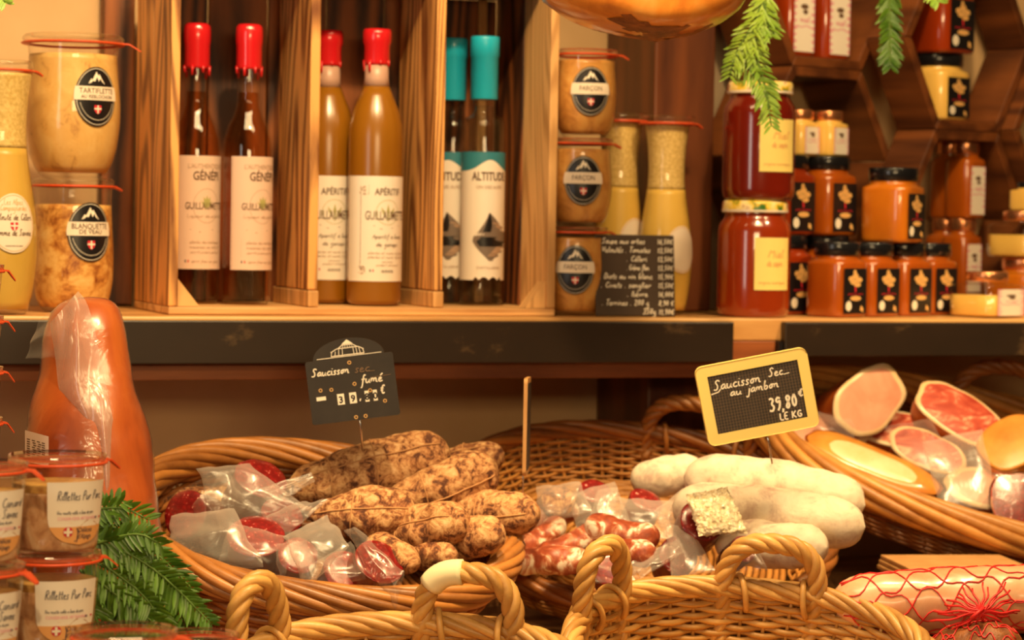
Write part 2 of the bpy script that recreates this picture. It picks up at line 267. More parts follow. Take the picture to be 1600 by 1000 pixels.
# ------------------------------------------------------------------ mesh helpers
def rotmat(rx=0, ry=0, rz=0):
    return np.array(Matrix.Rotation(rz, 3, 'Z') @ Matrix.Rotation(ry, 3, 'Y') @ Matrix.Rotation(rx, 3, 'X'))
class MB:
    def __init__(s): s.v = []; s.f = []; s.m = []; s.sm = []; s.n = 0
    def add(s, v, f, mat=0, smooth=True):
        v = np.asarray(v, float).reshape(-1, 3); b = s.n
        s.v.append(v); s.n += len(v)
        for q in f: s.f.append([i+b for i in q])
        s.m += [mat]*len(f); s.sm += [smooth]*len(f); return s
    def box(s, c, size, R=None, mat=0):
        h = np.array(size)/2
        v = np.array([[x, y, z] for x in (-1, 1) for y in (-1, 1) for z in (-1, 1)])*h
        if R is not None: v = v @ np.array(R).T
        return s.add(v+np.array(c), [(0, 1, 3, 2), (4, 6, 7, 5), (0, 4, 5, 1), (2, 3, 7, 6), (0, 2, 6, 4), (1, 5, 7, 3)], mat, False)
    def grid(s, P, mat=0, cu=False, cv=False, smooth=True):
        P = np.asarray(P, float); nu, nv = P.shape[:2]; f = []
        for i in range(nu if cu else nu-1):
            for j in range(nv if cv else nv-1):
                a, b = i*nv+j, i*nv+(j+1) % nv
                c, d = ((i+1) % nu)*nv+(j+1) % nv, ((i+1) % nu)*nv+j
                f.append((a, b, c, d))
        return s.add(P.reshape(-1, 3), f, mat, smooth)
    def lathe(s, prof, n=32, mat=0, c=(0, 0, 0), caps=True, sx=1.0, sy=1.0):
        prof = np.asarray(prof, float); t = np.linspace(0, 2*PI, n, endpoint=False)
        P = np.stack([np.stack([r*np.sin(t)*sx, -r*np.cos(t)*sy, np.full(n, z)], 1) for r, z in prof])+np.array(c)
        s.grid(P, mat, cv=True)
        if caps:
            k = s.n-len(prof)*n
            if prof[0][0] > 1e-4: s.f.append([k+i for i in range(n)][::-1]); s.m.append(mat); s.sm.append(False)
            if prof[-1][0] > 1e-4: s.f.append([k+(len(prof)-1)*n+i for i in range(n)]); s.m.append(mat); s.sm.append(False)
        return s
    def tube(s, path, r, n=6, mat=0, closed=False):
        path = np.asarray(path, float); L = len(path)
        T, A, B = frames(path, closed)
        r = np.full(L, r) if np.isscalar(r) else np.asarray(r, float)
        t = np.linspace(0, 2*PI, n, endpoint=False)
        P = path[:, None, :]+r[:, None, None]*(np.cos(t)[None, :, None]*A[:, None, :]+np.sin(t)[None, :, None]*B[:, None, :])
        s.grid(P, mat, cu=closed, cv=True)
        if not closed:
            k = s.n-L*n
            s.f.append([k+i for i in range(n)][::-1]); s.f.append([k+(L-1)*n+i for i in range(n)]); s.m += [mat]*2; s.sm += [True]*2
        return s
    def build(s, name, mats, parent=None, origin=None, bevel=0.0):
        me = bpy.data.meshes.new(name)
        v = np.concatenate(s.v) if s.v else np.zeros((0, 3))
        if origin is not None: v = v-np.array(origin)
        me.from_pydata(v.tolist(), [], s.f); me.update()
        for m in (mats if isinstance(mats, (list, tuple)) else [mats]): me.materials.append(m)
        me.polygons.foreach_set('material_index', s.m); me.polygons.foreach_set('use_smooth', s.sm)
        o = bpy.data.objects.new(name, me); COL.objects.link(o)
        if parent is not None: o.parent = parent
        if bevel:
            b = o.modifiers.new('Bevel', 'BEVEL'); b.width = bevel; b.segments = 2; b.limit_method = 'ANGLE'; b.harden_normals = False
        return o
def frames(path, closed=False):
    L = len(path)
    if closed: T = np.roll(path, -1, 0)-np.roll(path, 1, 0)
    else: T = np.gradient(path, axis=0)
    T = T/np.maximum(np.linalg.norm(T, axis=1, keepdims=True), 1e-12)
    A = np.zeros_like(T)
    ref = np.array([0, 0, 1.0]) if abs(T[0][2]) < 0.9 else np.array([1.0, 0, 0])
    a = ref-T[0]*(ref@T[0]); A[0] = a/np.linalg.norm(a)
    for i in range(1, L):
        a = A[i-1]-T[i]*(A[i-1]@T[i]); A[i] = a/max(np.linalg.norm(a), 1e-9)
    return T, A, np.cross(T, A)
def rope(mb, path, rad, rs, k, turns, n=6, closed=False, mat=0, phase=0.0):
    path = np.asarray(path, float); T, A, B = frames(path, closed); L = len(path)
    u = np.arange(L)/(L if closed else L-1)
    for j in range(k):
        ph = 2*PI*(j/k+turns*u)+phase
        mb.tube(path+rad*(np.cos(ph)[:, None]*A+np.sin(ph)[:, None]*B), rs, n, mat, closed)
def resample(pts, n, closed=False, smooth=2):
    p = np.asarray(pts, float)
    for _ in range(smooth):
        q = np.roll(p, -1, 0) if closed else p[1:]
        a = p if closed else p[:-1]
        c = np.stack([a*.75+q*.25, a*.25+q*.75], 1).reshape(-1, p.shape[1])
        p = c if closed else np.concatenate([p[:1], c, p[-1:]])
    if closed: p = np.concatenate([p, p[:1]])
    d = np.concatenate([[0], np.cumsum(np.linalg.norm(np.diff(p, axis=0), axis=1))])
    t = np.linspace(0, d[-1], n, endpoint=not closed)
    return np.stack([np.interp(t, d, p[:, i]) for i in range(p.shape[1])], 1)
def fbm(p, sc, oct=3):
    return mnoise.fractal(Vector((p[0]*sc, p[1]*sc, p[2]*sc)), 1.0, 2.0, oct)
# ------------------------------------------------------------------ things
def tag(o, label=None, cat=None, group=None, kind=None):
    if label: o['label'] = label
    if cat: o['category'] = cat
    if group: o['group'] = group
    if kind: o['kind'] = kind
    return o
def thing(name, label, cat, loc=(0, 0, 0), rot=(0, 0, 0), group=None, kind=None):
    o = bpy.data.objects.new(name, None); COL.objects.link(o); o.empty_display_size = 0.02
    o.location = [float(x) for x in loc]; o.rotation_euler = rot
    return tag(o, label, cat, group, kind)
def dup(root, label, loc, rot=None, group=None, scale=None):
    r = root.copy(); COL.objects.link(r); r.location = [float(x) for x in loc]
    if rot is not None: r.rotation_euler = rot
    if scale is not None: r.scale = scale
    r['label'] = label
    if group: r['group'] = group
    for ch in list(root.children):
        c = ch.copy(); COL.objects.link(c); c.parent = r
        for g in list(ch.children):
            d = g.copy(); COL.objects.link(d); d.parent = c
    return r
def struct(o, label=None, cat=None):
    o['kind'] = 'structure'
    return tag(o, label, cat)
# ------------------------------------------------------------------ flat artwork for labels: pieces of (points2d, faces, material, layer)
_tc = {}
def font_poly(s, shear=0.0, bold=0.0):
    k = (s, shear, bold)
    if k in _tc: return _tc[k]
    cu = bpy.data.curves.new('lettering', 'FONT'); cu.body = s; cu.size = 1.0; cu.shear = shear; cu.offset = bold; cu.resolution_u = 2
    o = bpy.data.objects.new('lettering', cu); COL.objects.link(o)
    dg = bpy.context.evaluated_depsgraph_get(); me = bpy.data.meshes.new_from_object(o.evaluated_get(dg))
    v = np.array([x.co[:2] for x in me.vertices]).reshape(-1, 2); f = [list(p.vertices) for p in me.polygons]
    bpy.data.objects.remove(o); bpy.data.curves.remove(cu); bpy.data.meshes.remove(me)
    _tc[k] = (v, f); return _tc[k]
def t_text(s, cx, cy, h, mat, width=None, layer=2, shear=0.0, bold=0.01, align='C'):
    v, f = font_poly(s, shear, bold); v = v.copy()
    x0, x1 = v[:, 0].min(), v[:, 0].max(); k = h/0.72
    kx = k if width is None else width/(x1-x0)
    v[:, 0] = (v[:, 0]-(x0+x1)/2 if align == 'C' else v[:, 0]-x0)*kx+cx; v[:, 1] = v[:, 1]*k+cy
    return (v, f, mat, layer)
def t_rect(u0, v0, u1, v1, mat, layer=0, nu=12, nv=6):
    U, V = np.meshgrid(np.linspace(u0, u1, nu+1), np.linspace(v0, v1, nv+1), indexing='ij')
    f = [(i*(nv+1)+j, (i+1)*(nv+1)+j, (i+1)*(nv+1)+j+1, i*(nv+1)+j+1) for i in range(nu) for j in range(nv)]
    return (np.stack([U, V], -1).reshape(-1, 2), f, mat, layer)
def t_span(vs, left, right, mat, layer=0, nu=10):
    P = []; nv = len(vs)
    for k, v in enumerate(vs):
        for i in range(nu+1): P.append((left[k]+(right[k]-left[k])*i/nu, v))
    f = [(k*(nu+1)+i, k*(nu+1)+i+1, (k+1)*(nu+1)+i+1, (k+1)*(nu+1)+i) for k in range(nv-1) for i in range(nu)]
    return (np.array(P), f, mat, layer)
def t_ell(cx, cy, rx, ry, mat, layer=0, lo=-1, hi=1, n=18, nu=10):
    a = np.linspace(math.asin(lo), math.asin(hi), n)
    return t_span(cy+ry*np.sin(a), cx-rx*np.cos(a), cx+rx*np.cos(a), mat, layer, nu)
def t_poly(pts, mat, layer=1):
    return (np.array(pts, float), [list(range(len(pts)))], mat, layer)
def t_line(pts, w, mat, layer=1, closed=False):
    p = np.array(pts, float)
    if closed: T = np.roll(p, -1, 0)-np.roll(p, 1, 0)
    else: T = np.gradient(p, axis=0)
    T /= np.maximum(np.linalg.norm(T, axis=1, keepdims=True), 1e-12); Nn = np.stack([-T[:, 1], T[:, 0]], 1)*w/2
    v = np.concatenate([p+Nn, p-Nn]); n = len(p)
    f = [(i, n+i, n+(i+1) % n, (i+1) % n) for i in range(n if closed else n-1)]
    return (v, f, mat, layer)
def t_ring(cx, cy, rx, ry, w, mat, layer=1, n=40, a0=0, a1=2*PI):
    t = np.linspace(a0, a1, n); return t_line(np.stack([cx+rx*np.cos(t), cy+ry*np.sin(t)], 1), w, mat, layer)
GL = {}
def _g(ch, adv, *st): GL[ch] = (adv, st)
_o = [(.75, .85), (.4, 1), (.08, .5), (.35, 0), (.75, .45), (.72, .9)]
_g('a', 1.0, [(.78, .9), (.4, 1), (.08, .45), (.3, 0), (.7, .4), (.8, 1), (.76, .2), (1, .05)])
_g('b', .95, [(.1, .9), (.35, 2), (.15, 2), (.15, .1), (.5, 0), (.8, .5), (.5, 1), (.2, .6)])
_g('c', .85, [(.72, .85), (.4, 1), (.08, .45), (.4, 0), (.85, .2)])
_g('d', 1.0, [(.75, .9), (.4, 1), (.08, .45), (.35, 0), (.75, .5), (.85, 2), (.8, .2), (1, .05)])
_g('e', .9, [(.1, .45), (.65, .6), (.5, 1), (.15, .8), (.12, .2), (.45, 0), (.88, .2)])
_g('f', .8, [(.75, 1.7), (.5, 2), (.35, 1.4), (.3, -.8), (.05, -.9)], [(.05, .9), (.7, .95)])
_g('g', .95, [(.75, .9), (.4, 1), (.08, .5), (.4, .05), (.75, .6), (.75, -.6), (.4, -1), (.1, -.7)])
_g('h', .95, [(.1, .9), (.35, 2), (.15, 2), (.12, 0), (.15, .6), (.5, 1), (.7, .8), (.7, .1), (.95, .05)])
_g('i', .5, [(.15, 1), (.18, .15), (.45, .05)], [(.2, 1.4), (.25, 1.5)])
_g('j', .55, [(.35, 1), (.3, -.8), (-.05, -.9), (-.1, -.6)], [(.4, 1.4), (.45, 1.5)])
_g('k', .9, [(.15, 2), (.1, 0)], [(.7, 1), (.15, .5), (.8, 0)])
_g('l', .5, [(.1, .6), (.4, 1.7), (.2, 2), (.12, .2), (.45, .05)])
_g('m', 1.4, [(.1, 1), (.1, 0), (.15, .7), (.4, 1), (.55, .7), (.55, 0), (.6, .7), (.9, 1), (1.05, .7), (1.05, .1), (1.35, .1)])
_g('n', 1.0, [(.1, 1), (.1, 0), (.15, .7), (.45, 1), (.65, .7), (.65, .1), (.95, .1)])
_g('o', .9, [(.5, 1), (.1, .6), (.3, 0), (.7, .35), (.5, 1), (.9, .85)])
_g('p', .95, [(.12, 1), (.1, -.9), (.15, .6), (.5, 1), (.8, .55), (.5, 0), (.15, .2)])
_g('q', .95, [(.75, .9), (.4, 1), (.1, .5), (.4, .05), (.75, .6), (.75, -.9)])
_g('r', .75, [(.12, 1), (.12, 0), (.18, .6), (.45, 1), (.7, .85)])
_g('s', .75, [(.62, .85), (.35, 1), (.15, .75), (.55, .3), (.4, 0), (.08, .12)])
_g('t', .65, [(.3, 1.7), (.25, .2), (.55, .05)], [(.05, 1.1), (.6, 1.15)])
_g('u', 1.0, [(.1, 1), (.12, .2), (.4, 0), (.7, .4), (.75, 1), (.72, .15), (.98, .05)])
_g('v', .9, [(.1, 1), (.35, 0), (.75, 1)])
_g('x', .85, [(.1, 1), (.75, 0)], [(.72, 1), (.1, 0)])
_g('y', .95, [(.1, 1), (.35, .2), (.7, 1)], [(.7, 1), (.45, -.6), (.1, -.9)])
_g('z', .85, [(.1, 1), (.7, 1), (.1, 0), (.75, 0)])
_g('S', 1.2, [(1.0, 1.6), (.7, 2), (.25, 1.6), (.8, .8), (.6, 0), (.1, .2)])
_g('L', .95, [(.15, 2), (.12, 0), (.85, .05)])
_g('E', .95, [(.85, 2), (.15, 1.95), (.12, 0), (.85, .05)], [(.15, 1.05), (.7, 1.05)])
_g('K', 1.05, [(.15, 2), (.12, 0)], [(.9, 2), (.2, .95), (.95, 0)])
_g('G', 1.2, [(1.0, 1.6), (.6, 2), (.12, 1), (.55, 0), (1.0, .3), (1.0, .9), (.6, .9)])
_g('R', 1.1, [(.15, 0), (.2, 2), (.8, 1.9), (.8, 1.15), (.2, 1), (.95, 0)])
_g('P', 1.05, [(.15, 0), (.2, 2), (.85, 1.85), (.8, 1.05), (.2, .9)])
_g('C', 1.1, [(.95, 1.6), (.6, 2), (.12, 1), (.5, 0), (1.0, .3)])
_g('D', 1.15, [(.2, 0), (.2, 2), (.7, 1.9), (1.0, 1.0), (.7, .1), (.2, 0)])
_g('T', 1.05, [(.05, 1.95), (1.0, 2)], [(.5, 2), (.45, 0)])
_g('V', 1.1, [(.05, 2), (.45, 0), (.95, 2)])
_g('A', 1.1, [(.05, 0), (.5, 2), (.95, 0)], [(.25, .75), (.8, .75)])
_g('3', 1.0, [(.15, 1.8), (.5, 2), (.8, 1.6), (.4, 1.1), (.85, .7), (.6, 0), (.1, .2)])
_g('9', 1.0, [(.8, 1.7), (.45, 2), (.15, 1.5), (.45, 1.1), (.8, 1.6), (.7, .5), (.4, 0)])
_g('8', 1.0, [(.8, 1.7), (.45, 2), (.2, 1.6), (.75, .6), (.5, 0), (.15, .4), (.75, 1.4), (.8, 1.7)])
_g('0', 1.0, [(.5, 2), (.12, 1.2), (.4, 0), (.85, .8), (.5, 2)])
_g('1', .7, [(.1, 1.5), (.4, 2), (.38, 0)])
_g('2', 1.0, [(.1, 1.6), (.5, 2), (.8, 1.5), (.1, 0), (.9, .05)])
_g('5', 1.0, [(.85, 2), (.25, 1.95), (.2, 1.15), (.7, 1.15), (.75, .3), (.1, .1)])
_g('6', 1.0, [(.75, 1.9), (.2, 1.0), (.3, 0), (.8, .4), (.6, 1.0), (.2, .8)])
_g('7', 1.0, [(.1, 2), (.85, 2), (.35, 0)])
_g('4', 1.0, [(.5, 2), (.1, .7), (.9, .75)], [(.7, 1.3), (.65, 0)])
_g(',', .5, [(.2, .15), (.1, -.4)]); _g('.', .5, [(.15, .05), (.25, .12)]); _g(' ', .7); _g("'", .4, [(.15, 2), (.1, 1.6)])
_g('-', .8, [(.1, .8), (.6, .8)]); _g('_', 1.0, [(.0, .1), (.9, .15)])
_g('€', 1.1, [(.95, 1.6), (.6, 2), (.25, 1), (.55, 0), (1.0, .35)], [(.02, 1.25), (.7, 1.25)], [(.02, .8), (.65, .8)])
_g('U', 1.1, [(.1, 2), (.12, .3), (.5, 0), (.85, .4), (.9, 2)])
_g('M', 1.3, [(.1, 0), (.2, 2), (.6, .8), (1.0, 2), (1.1, 0)])
_g('B', 1.1, [(.2, 0), (.2, 2), (.7, 1.9), (.75, 1.2), (.25, 1.05), (.9, .8), (.8, .05), (.2, 0)])
ACC = {'é': 'e', 'è': 'e'}
def t_hand(s, x, y, xh, mat, w=None, slant=0.18, sx=1.0, layer=2, length=None):
    """single-stroke handwriting; x,y = start of baseline, xh = x-height"""
    def adv(ch): return GL[ACC.get(ch, ch)][0]
    if length: sx = length/(sum(adv(c) for c in s)*xh)
    w = w or xh*0.2; out = []; cx = 0.0
    for ch in s:
        a, st = GL[ACC.get(ch, ch)]; st = list(st)
        if ch == 'é': st.append([(.35, 1.35), (.75, 1.8)])
        if ch == 'è': st.append([(.25, 1.8), (.6, 1.35)])
        for q in st:
            p = np.array(q, float); p[:, 0] = (p[:, 0]+cx+p[:, 1]*slant)*xh*sx+x; p[:, 1] = p[:, 1]*xh+y
            if len(p) > 2: p = resample(p, 6+3*len(p), smooth=2)
            out.append(t_line(p, w, mat, layer))
        cx += a
    return out
def art(name, mats, items, fmap, parent):
    mb = MB()
    for it in items:
        v, f, mat, layer = it
        mb.add(np.array([fmap(a, b, layer) for a, b in v]), f, mat, True)
    return mb.build(name, mats, parent)
def lathe_map(prof, a0, z0, eps=0.0007, rref=None):
    pr = np.asarray(prof, float); zs, rs = pr[:, 1], pr[:, 0]
    o = np.argsort(zs); zs, rs = zs[o], rs[o]
    R = rref or float(np.interp(z0, zs, rs))
    def f(u, v, layer=0):
        z = z0+v; r = float(np.interp(z, zs, rs))+eps+0.00022*layer; a = a0+u/R
        return (r*math.sin(a), -r*math.cos(a), z)
    return f
def plane_map(off, eps=0.0004):
    def f(u, v, layer=0): return (u, off-eps-0.0002*layer, v)
    return f
def shield(cx, cy, s, red, white, layer=2):
    o = [t_poly([(cx-s, cy+s), (cx+s, cy+s), (cx+s, cy-.2*s), (cx+.6*s, cy-.9*s), (cx, cy-1.3*s), (cx-.6*s, cy-.9*s), (cx-s, cy-.2*s)], red, layer)]
    o.append(t_rect(cx-.18*s, cy-1.1*s, cx+.18*s, cy+s, white, layer+1, 1, 3)); o.append(t_rect(cx-s, cy-.1*s, cx+s, cy+.28*s, white, layer+1, 3, 1)); return o
# ------------------------------------------------------------------ setting
ZS = 1.3873          # top of the shelf
ZC = 1.034           # top of the raised counter
ZF = 0.935           # top of the front counter
WY = 0.34            # back wall
def slab(name, x0, x1, y0, y1, z0, z1, mat, parent=None, bevel=0.0, R=None):
    mb = MB(); mb.box(((x0+x1)/2, (y0+y1)/2, (z0+z1)/2), (x1-x0, y1-y0, z1-z0), R)
    return mb.build(name, mat, parent, None, bevel)
struct(slab('wall_back', -2.2, 1.6, WY, WY+.08, 0, 2.9, M['wall']))
struct(slab('floor', -2.6, 2.4, -4.2, 1.4, -.05, 0, M['counter']))
# angled wall behind the hexagon shelves
HA = math.radians(21)
hex_o = atD(1290, 248, 3.25); hex_o = np.array([hex_o[0], hex_o[1], hex_o[2]])
hx, hy = np.array([math.cos(HA), math.sin(HA), 0]), np.array([-math.sin(HA), math.cos(HA), 0])
wc = hex_o+hx*.55+hy*.17
mb = MB(); mb.box((wc[0], wc[1], 1.45), (1.42, .05, 2.9), rotmat(0, 0, HA)); struct(mb.build('wall_right', M['wall_r']))
def XS(px, Y, py=490): return float(atY(px, py, Y)[0])
# oak column beside the shelf stacks and boards fixed to the wall
cx0, cx1 = XS(1016, .17), XS(1110, .17)
struct(slab('trim_1', cx0, cx1, .17, WY-.002, ZS+.002, 2.9, M['post'], None, .003))
struct(slab('trim_2', XS(1012, .16, 620), XS(1102, .16, 620), .16, WY-.002, 0.2, ZS-.06, M['post'], None, .003))
struct(slab('trim_3', XS(158, .31), XS(206, .31), .31, WY-.001, ZS+.002, 2.9, M['crate_dark'], None, .002))
# shelf: board with dark painted front strips and a joint block between them
sh = thing('display_shelf', 'long wooden wall shelf with dark painted front edge carrying the crate and jars', 'shelf', (0, 0, ZS))
def rel(x0, x1, y0, y1, z0, z1): return (x0, x1, y0, y1, z0-ZS, z1-ZS)
slab('board', *rel(-.80, .99, .002, .335, ZS-.028, ZS), M['shelf'], sh, .002)
xl, xr = XS(1141, 0), XS(1221, 0)
slab('front_strip', *rel(-.80, xl, -.012, .0015, ZS-.054, ZS-.004), M['fascia'], sh, .0015)
slab('front_strip', *rel(xr, .99, -.012, .0015, ZS-.047, ZS-.004), M['fascia'], sh, .0015)
slab('joint_block', *rel(xl+.001, xr-.007, .0005, .04, ZS-.060, ZS-.0285), M['post_x'], sh, .001)
slab('under_strip', *rel(-.80, xl-.002, .012, .034, ZS-.074, ZS-.0285), M['post_x'], sh, .001)
slab('bracket', *rel(xr-.0065, xr-.001, -.008, .06, ZS-.06, ZS-.0285), M['black'], sh)
# counters
ct = thing('raised_counter', 'dark plank counter step under the sausage baskets', 'counter', (0, 0, ZC))
for k in range(5):
    y0 = -.42+k*.15
    slab('plank', -1.1, 1.1, y0, min(y0+.146, WY-.003), -.03, 0, M['counter'], ct, .002)
slab('riser_board', -1.1, 1.1, -.415, -.395, ZF-ZC+.001, -.0305, M['counter'], ct)
fc = thing('front_counter', 'dark plank counter in front below the handled baskets', 'counter', (0, 0, ZF))
slab('counter_top', -1.3, 1.2, -1.25, -.422, -.03, 0, M['counter'], fc, .002)
slab('front_panel', -1.3, 1.2, -1.22, -1.20, -ZF, -.0305, M['counter'], fc)
# ------------------------------------------------------------------ scorched wine crate
cx0, cx1, cy0, cyd = XS(263, .045), XS(867, .045), .045, .205
top = 1.789; H = top-ZS
cr = thing('wine_crate', 'scorched pine wine crate with three bays holding liqueur bottles', 'crate', (cx0, cy0, ZS+.0005))
Lw = cx1-cx0; th = .011
def cslab(n, x0, x1, y0, y1, z0, z1, m, b=.0015): return slab(n, x0, x1, y0, y1, z0, z1, M[m], cr, b)
cslab('bottom_board', 0, Lw, 0, cyd, 0, .009, 'crate_x')
for (y0, y1) in ((0, .098), (.106, cyd)):
    cslab('side_panel', 0, th, y0, y1, .0095, H+.03, 'crate')
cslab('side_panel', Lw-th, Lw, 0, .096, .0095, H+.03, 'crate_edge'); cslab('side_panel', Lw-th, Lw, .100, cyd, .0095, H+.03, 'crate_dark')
nb = 6
for k in range(nb):
    w = (Lw-2*th-.002)/nb
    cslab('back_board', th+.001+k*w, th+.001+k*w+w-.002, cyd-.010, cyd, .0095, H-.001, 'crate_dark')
for k, (y0, y1) in enumerate(((0.03, .10), (.1005, cyd))):
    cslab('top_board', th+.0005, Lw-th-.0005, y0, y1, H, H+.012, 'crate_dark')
dv = []
for px in (492, 688):
    xd = XS(px, cy0, 300)-cx0
    dv.append(xd)
    cslab('divider', xd-.006, xd+.006, .004, .155, .030, H-.001, 'crate')
    cslab('divider_foot', xd-.0065, xd+.0065, .0, .17, .0095, .029, 'crate_edge')
for (xa, sgn) in ((th+.0005, 1), (Lw-th-.0005, -1)):
    s = .026; mb = MB()
    v = [(xa, .004, .0095), (xa+sgn*s, .004, .0095), (xa, .004, .0095+s*1.25), (xa, .03, .0095), (xa+sgn*s, .03, .0095), (xa, .03, .0095+s*1.25)]
    mb.add(v, [(0, 1, 2), (3, 5, 4), (0, 3, 4, 1), (1, 4, 5, 2), (2, 5, 3, 0)], 0, False)
    mb.build('corner_block', M['crate_edge'], cr)
xb = XS(756, cy0+cyd-.02, 20)-cx0
cslab('batten', xb-.006, xb+.006, cyd-.019, cyd-.0105, .0095, H-.001, 'crate_edge')
ZB = ZS+.010     # floor inside the crate
# ------------------------------------------------------------------ bottles
def sub(prof, k=.93, dz=.003): return [(max(r*k, 0), z+dz*(1 if i == 0 else 0)) for i, (r, z) in enumerate(prof)]
def genepi(label, loc, a0, rz=0):
    t = thing('liqueur_bottle', label, 'bottle', loc, (0, 0, 0), 'herb liqueur bottles in the crate')
    R = .0298
    prof = [(.001, 0), (R*.86, .001), (R, .006), (R, .185), (R*.96, .200), (R*.80, .216), (R*.60, .228), (.0148, .240), (.0138, .252), (.0138, .285)]
    mb = MB(); mb.lathe(prof, 40, 0, caps=False); mb.build('glass_bottle', M['glass'], t)
    liq = [(.001, .006), (R*.88, .007), (R*.93, .012), (R*.93, .185), (R*.89, .199), (R*.74, .214), (R*.54, .227), (.0122, .240), (.0116, .2555), (.0002, .2556)]
    mb = MB(); mb.lathe(liq, 32, 0, caps=False); mb.build('liquor', M['glass_amber'], t)
    mb = MB(); pr = [(.0150, .283), (.0157, .286), (.0157, .312), (.0166, .316), (.0166, .328), (.0160, .334), (.0135, .3375), (.0001, .338)]
    mb.lathe(pr, 32)
    for k in range(7):      # wax drips
        a = k*2*PI/7+.3; L = .006+.008*((k*37) % 5)/5
        mb.tube([(.0150*math.sin(a), -.0150*math.cos(a), .287), (.0150*math.sin(a), -.0150*math.cos(a), .284-L)], [.0022, .0016], 6)
    mb.build('wax_seal', M['wax'], t)
    f = lathe_map(prof, a0, .110, .0007, R); m = [M['paper_pink'], M['ink'], M['ink_soft'], M['greenprint'], M['navy'], M['red'], M['paper']]
    hw, hh = .040, .068
    it = [t_rect(-hw, -hh, hw, hh, 0, 0, 30, 4), t_line([(-hw+.002, -hh+.002), (hw-.002, -hh+.002), (hw-.002, hh-.002), (-hw+.002, hh-.002)], .0004, 1, 1, True)]
    it += [t_text("L'AUTHENTIQUE", 0, .053, .0055, 2, .046), t_text('GÉNÉPI', 0, .039, .0105, 1, .034, 2, 0, .02)]
    it += [t_ring(0, .008, .0165, .0205, .0005, 2)]+[t_poly([(.002*math.sin(a), .0+.004*math.cos(a)), (.006*math.sin(a)+.002*math.cos(a), .004+.011*math.cos(a)), (.010*math.sin(a), .004+.017*math.cos(a)), (.006*math.sin(a)-.002*math.cos(a), .004+.011*math.cos(a))], 3, 1) for a in (-.9, -.45, 0, .45, .9)]
    it += [t_text('GUILLAUMETTE', 0, .004, .0085, 1, .052, 2)]
    it += t_hand('Liqueur de plantes', -.024, -.006, .0022, 2, .0005, length=.048)
    it += [t_line([(-.02, -.020), (-.008, -.0235), (.008, -.0205), (.022, -.023)], .0006, 1)]
    it += [t_line([(-.026, -.031), (.026, -.031), (.026, -.052), (-.026, -.052)], .0004, 2, 1, True)]
    for k, s in enumerate(('plantes des montagnes', 'macerees au naturel', 'artisanales')):
        it += t_hand(s, -.02, -.037-.006*k, .0019, 2, .00045, length=.04)
    it += [t_rect(-.026, -.060, -.0245, -.057, 4, 1, 1, 1), t_rect(-.0225, -.060, -.021, -.057, 5, 1, 1, 1)]
    it += t_hand('servir frais sur glace', -.018, -.060, .0019, 2, .00045, length=.036)
    art('label', m, it, f, t)
    return t
Yb = cy0+.095
genepi('amber spirit bottle with red wax seal nearest the crate left side panel', (XS(303, Yb+.01), Yb+.01, ZB), .26)
genepi('amber spirit bottle with red wax seal standing right beside the left scorched divider', (XS(384, Yb-.01), Yb-.01, ZB), .42)
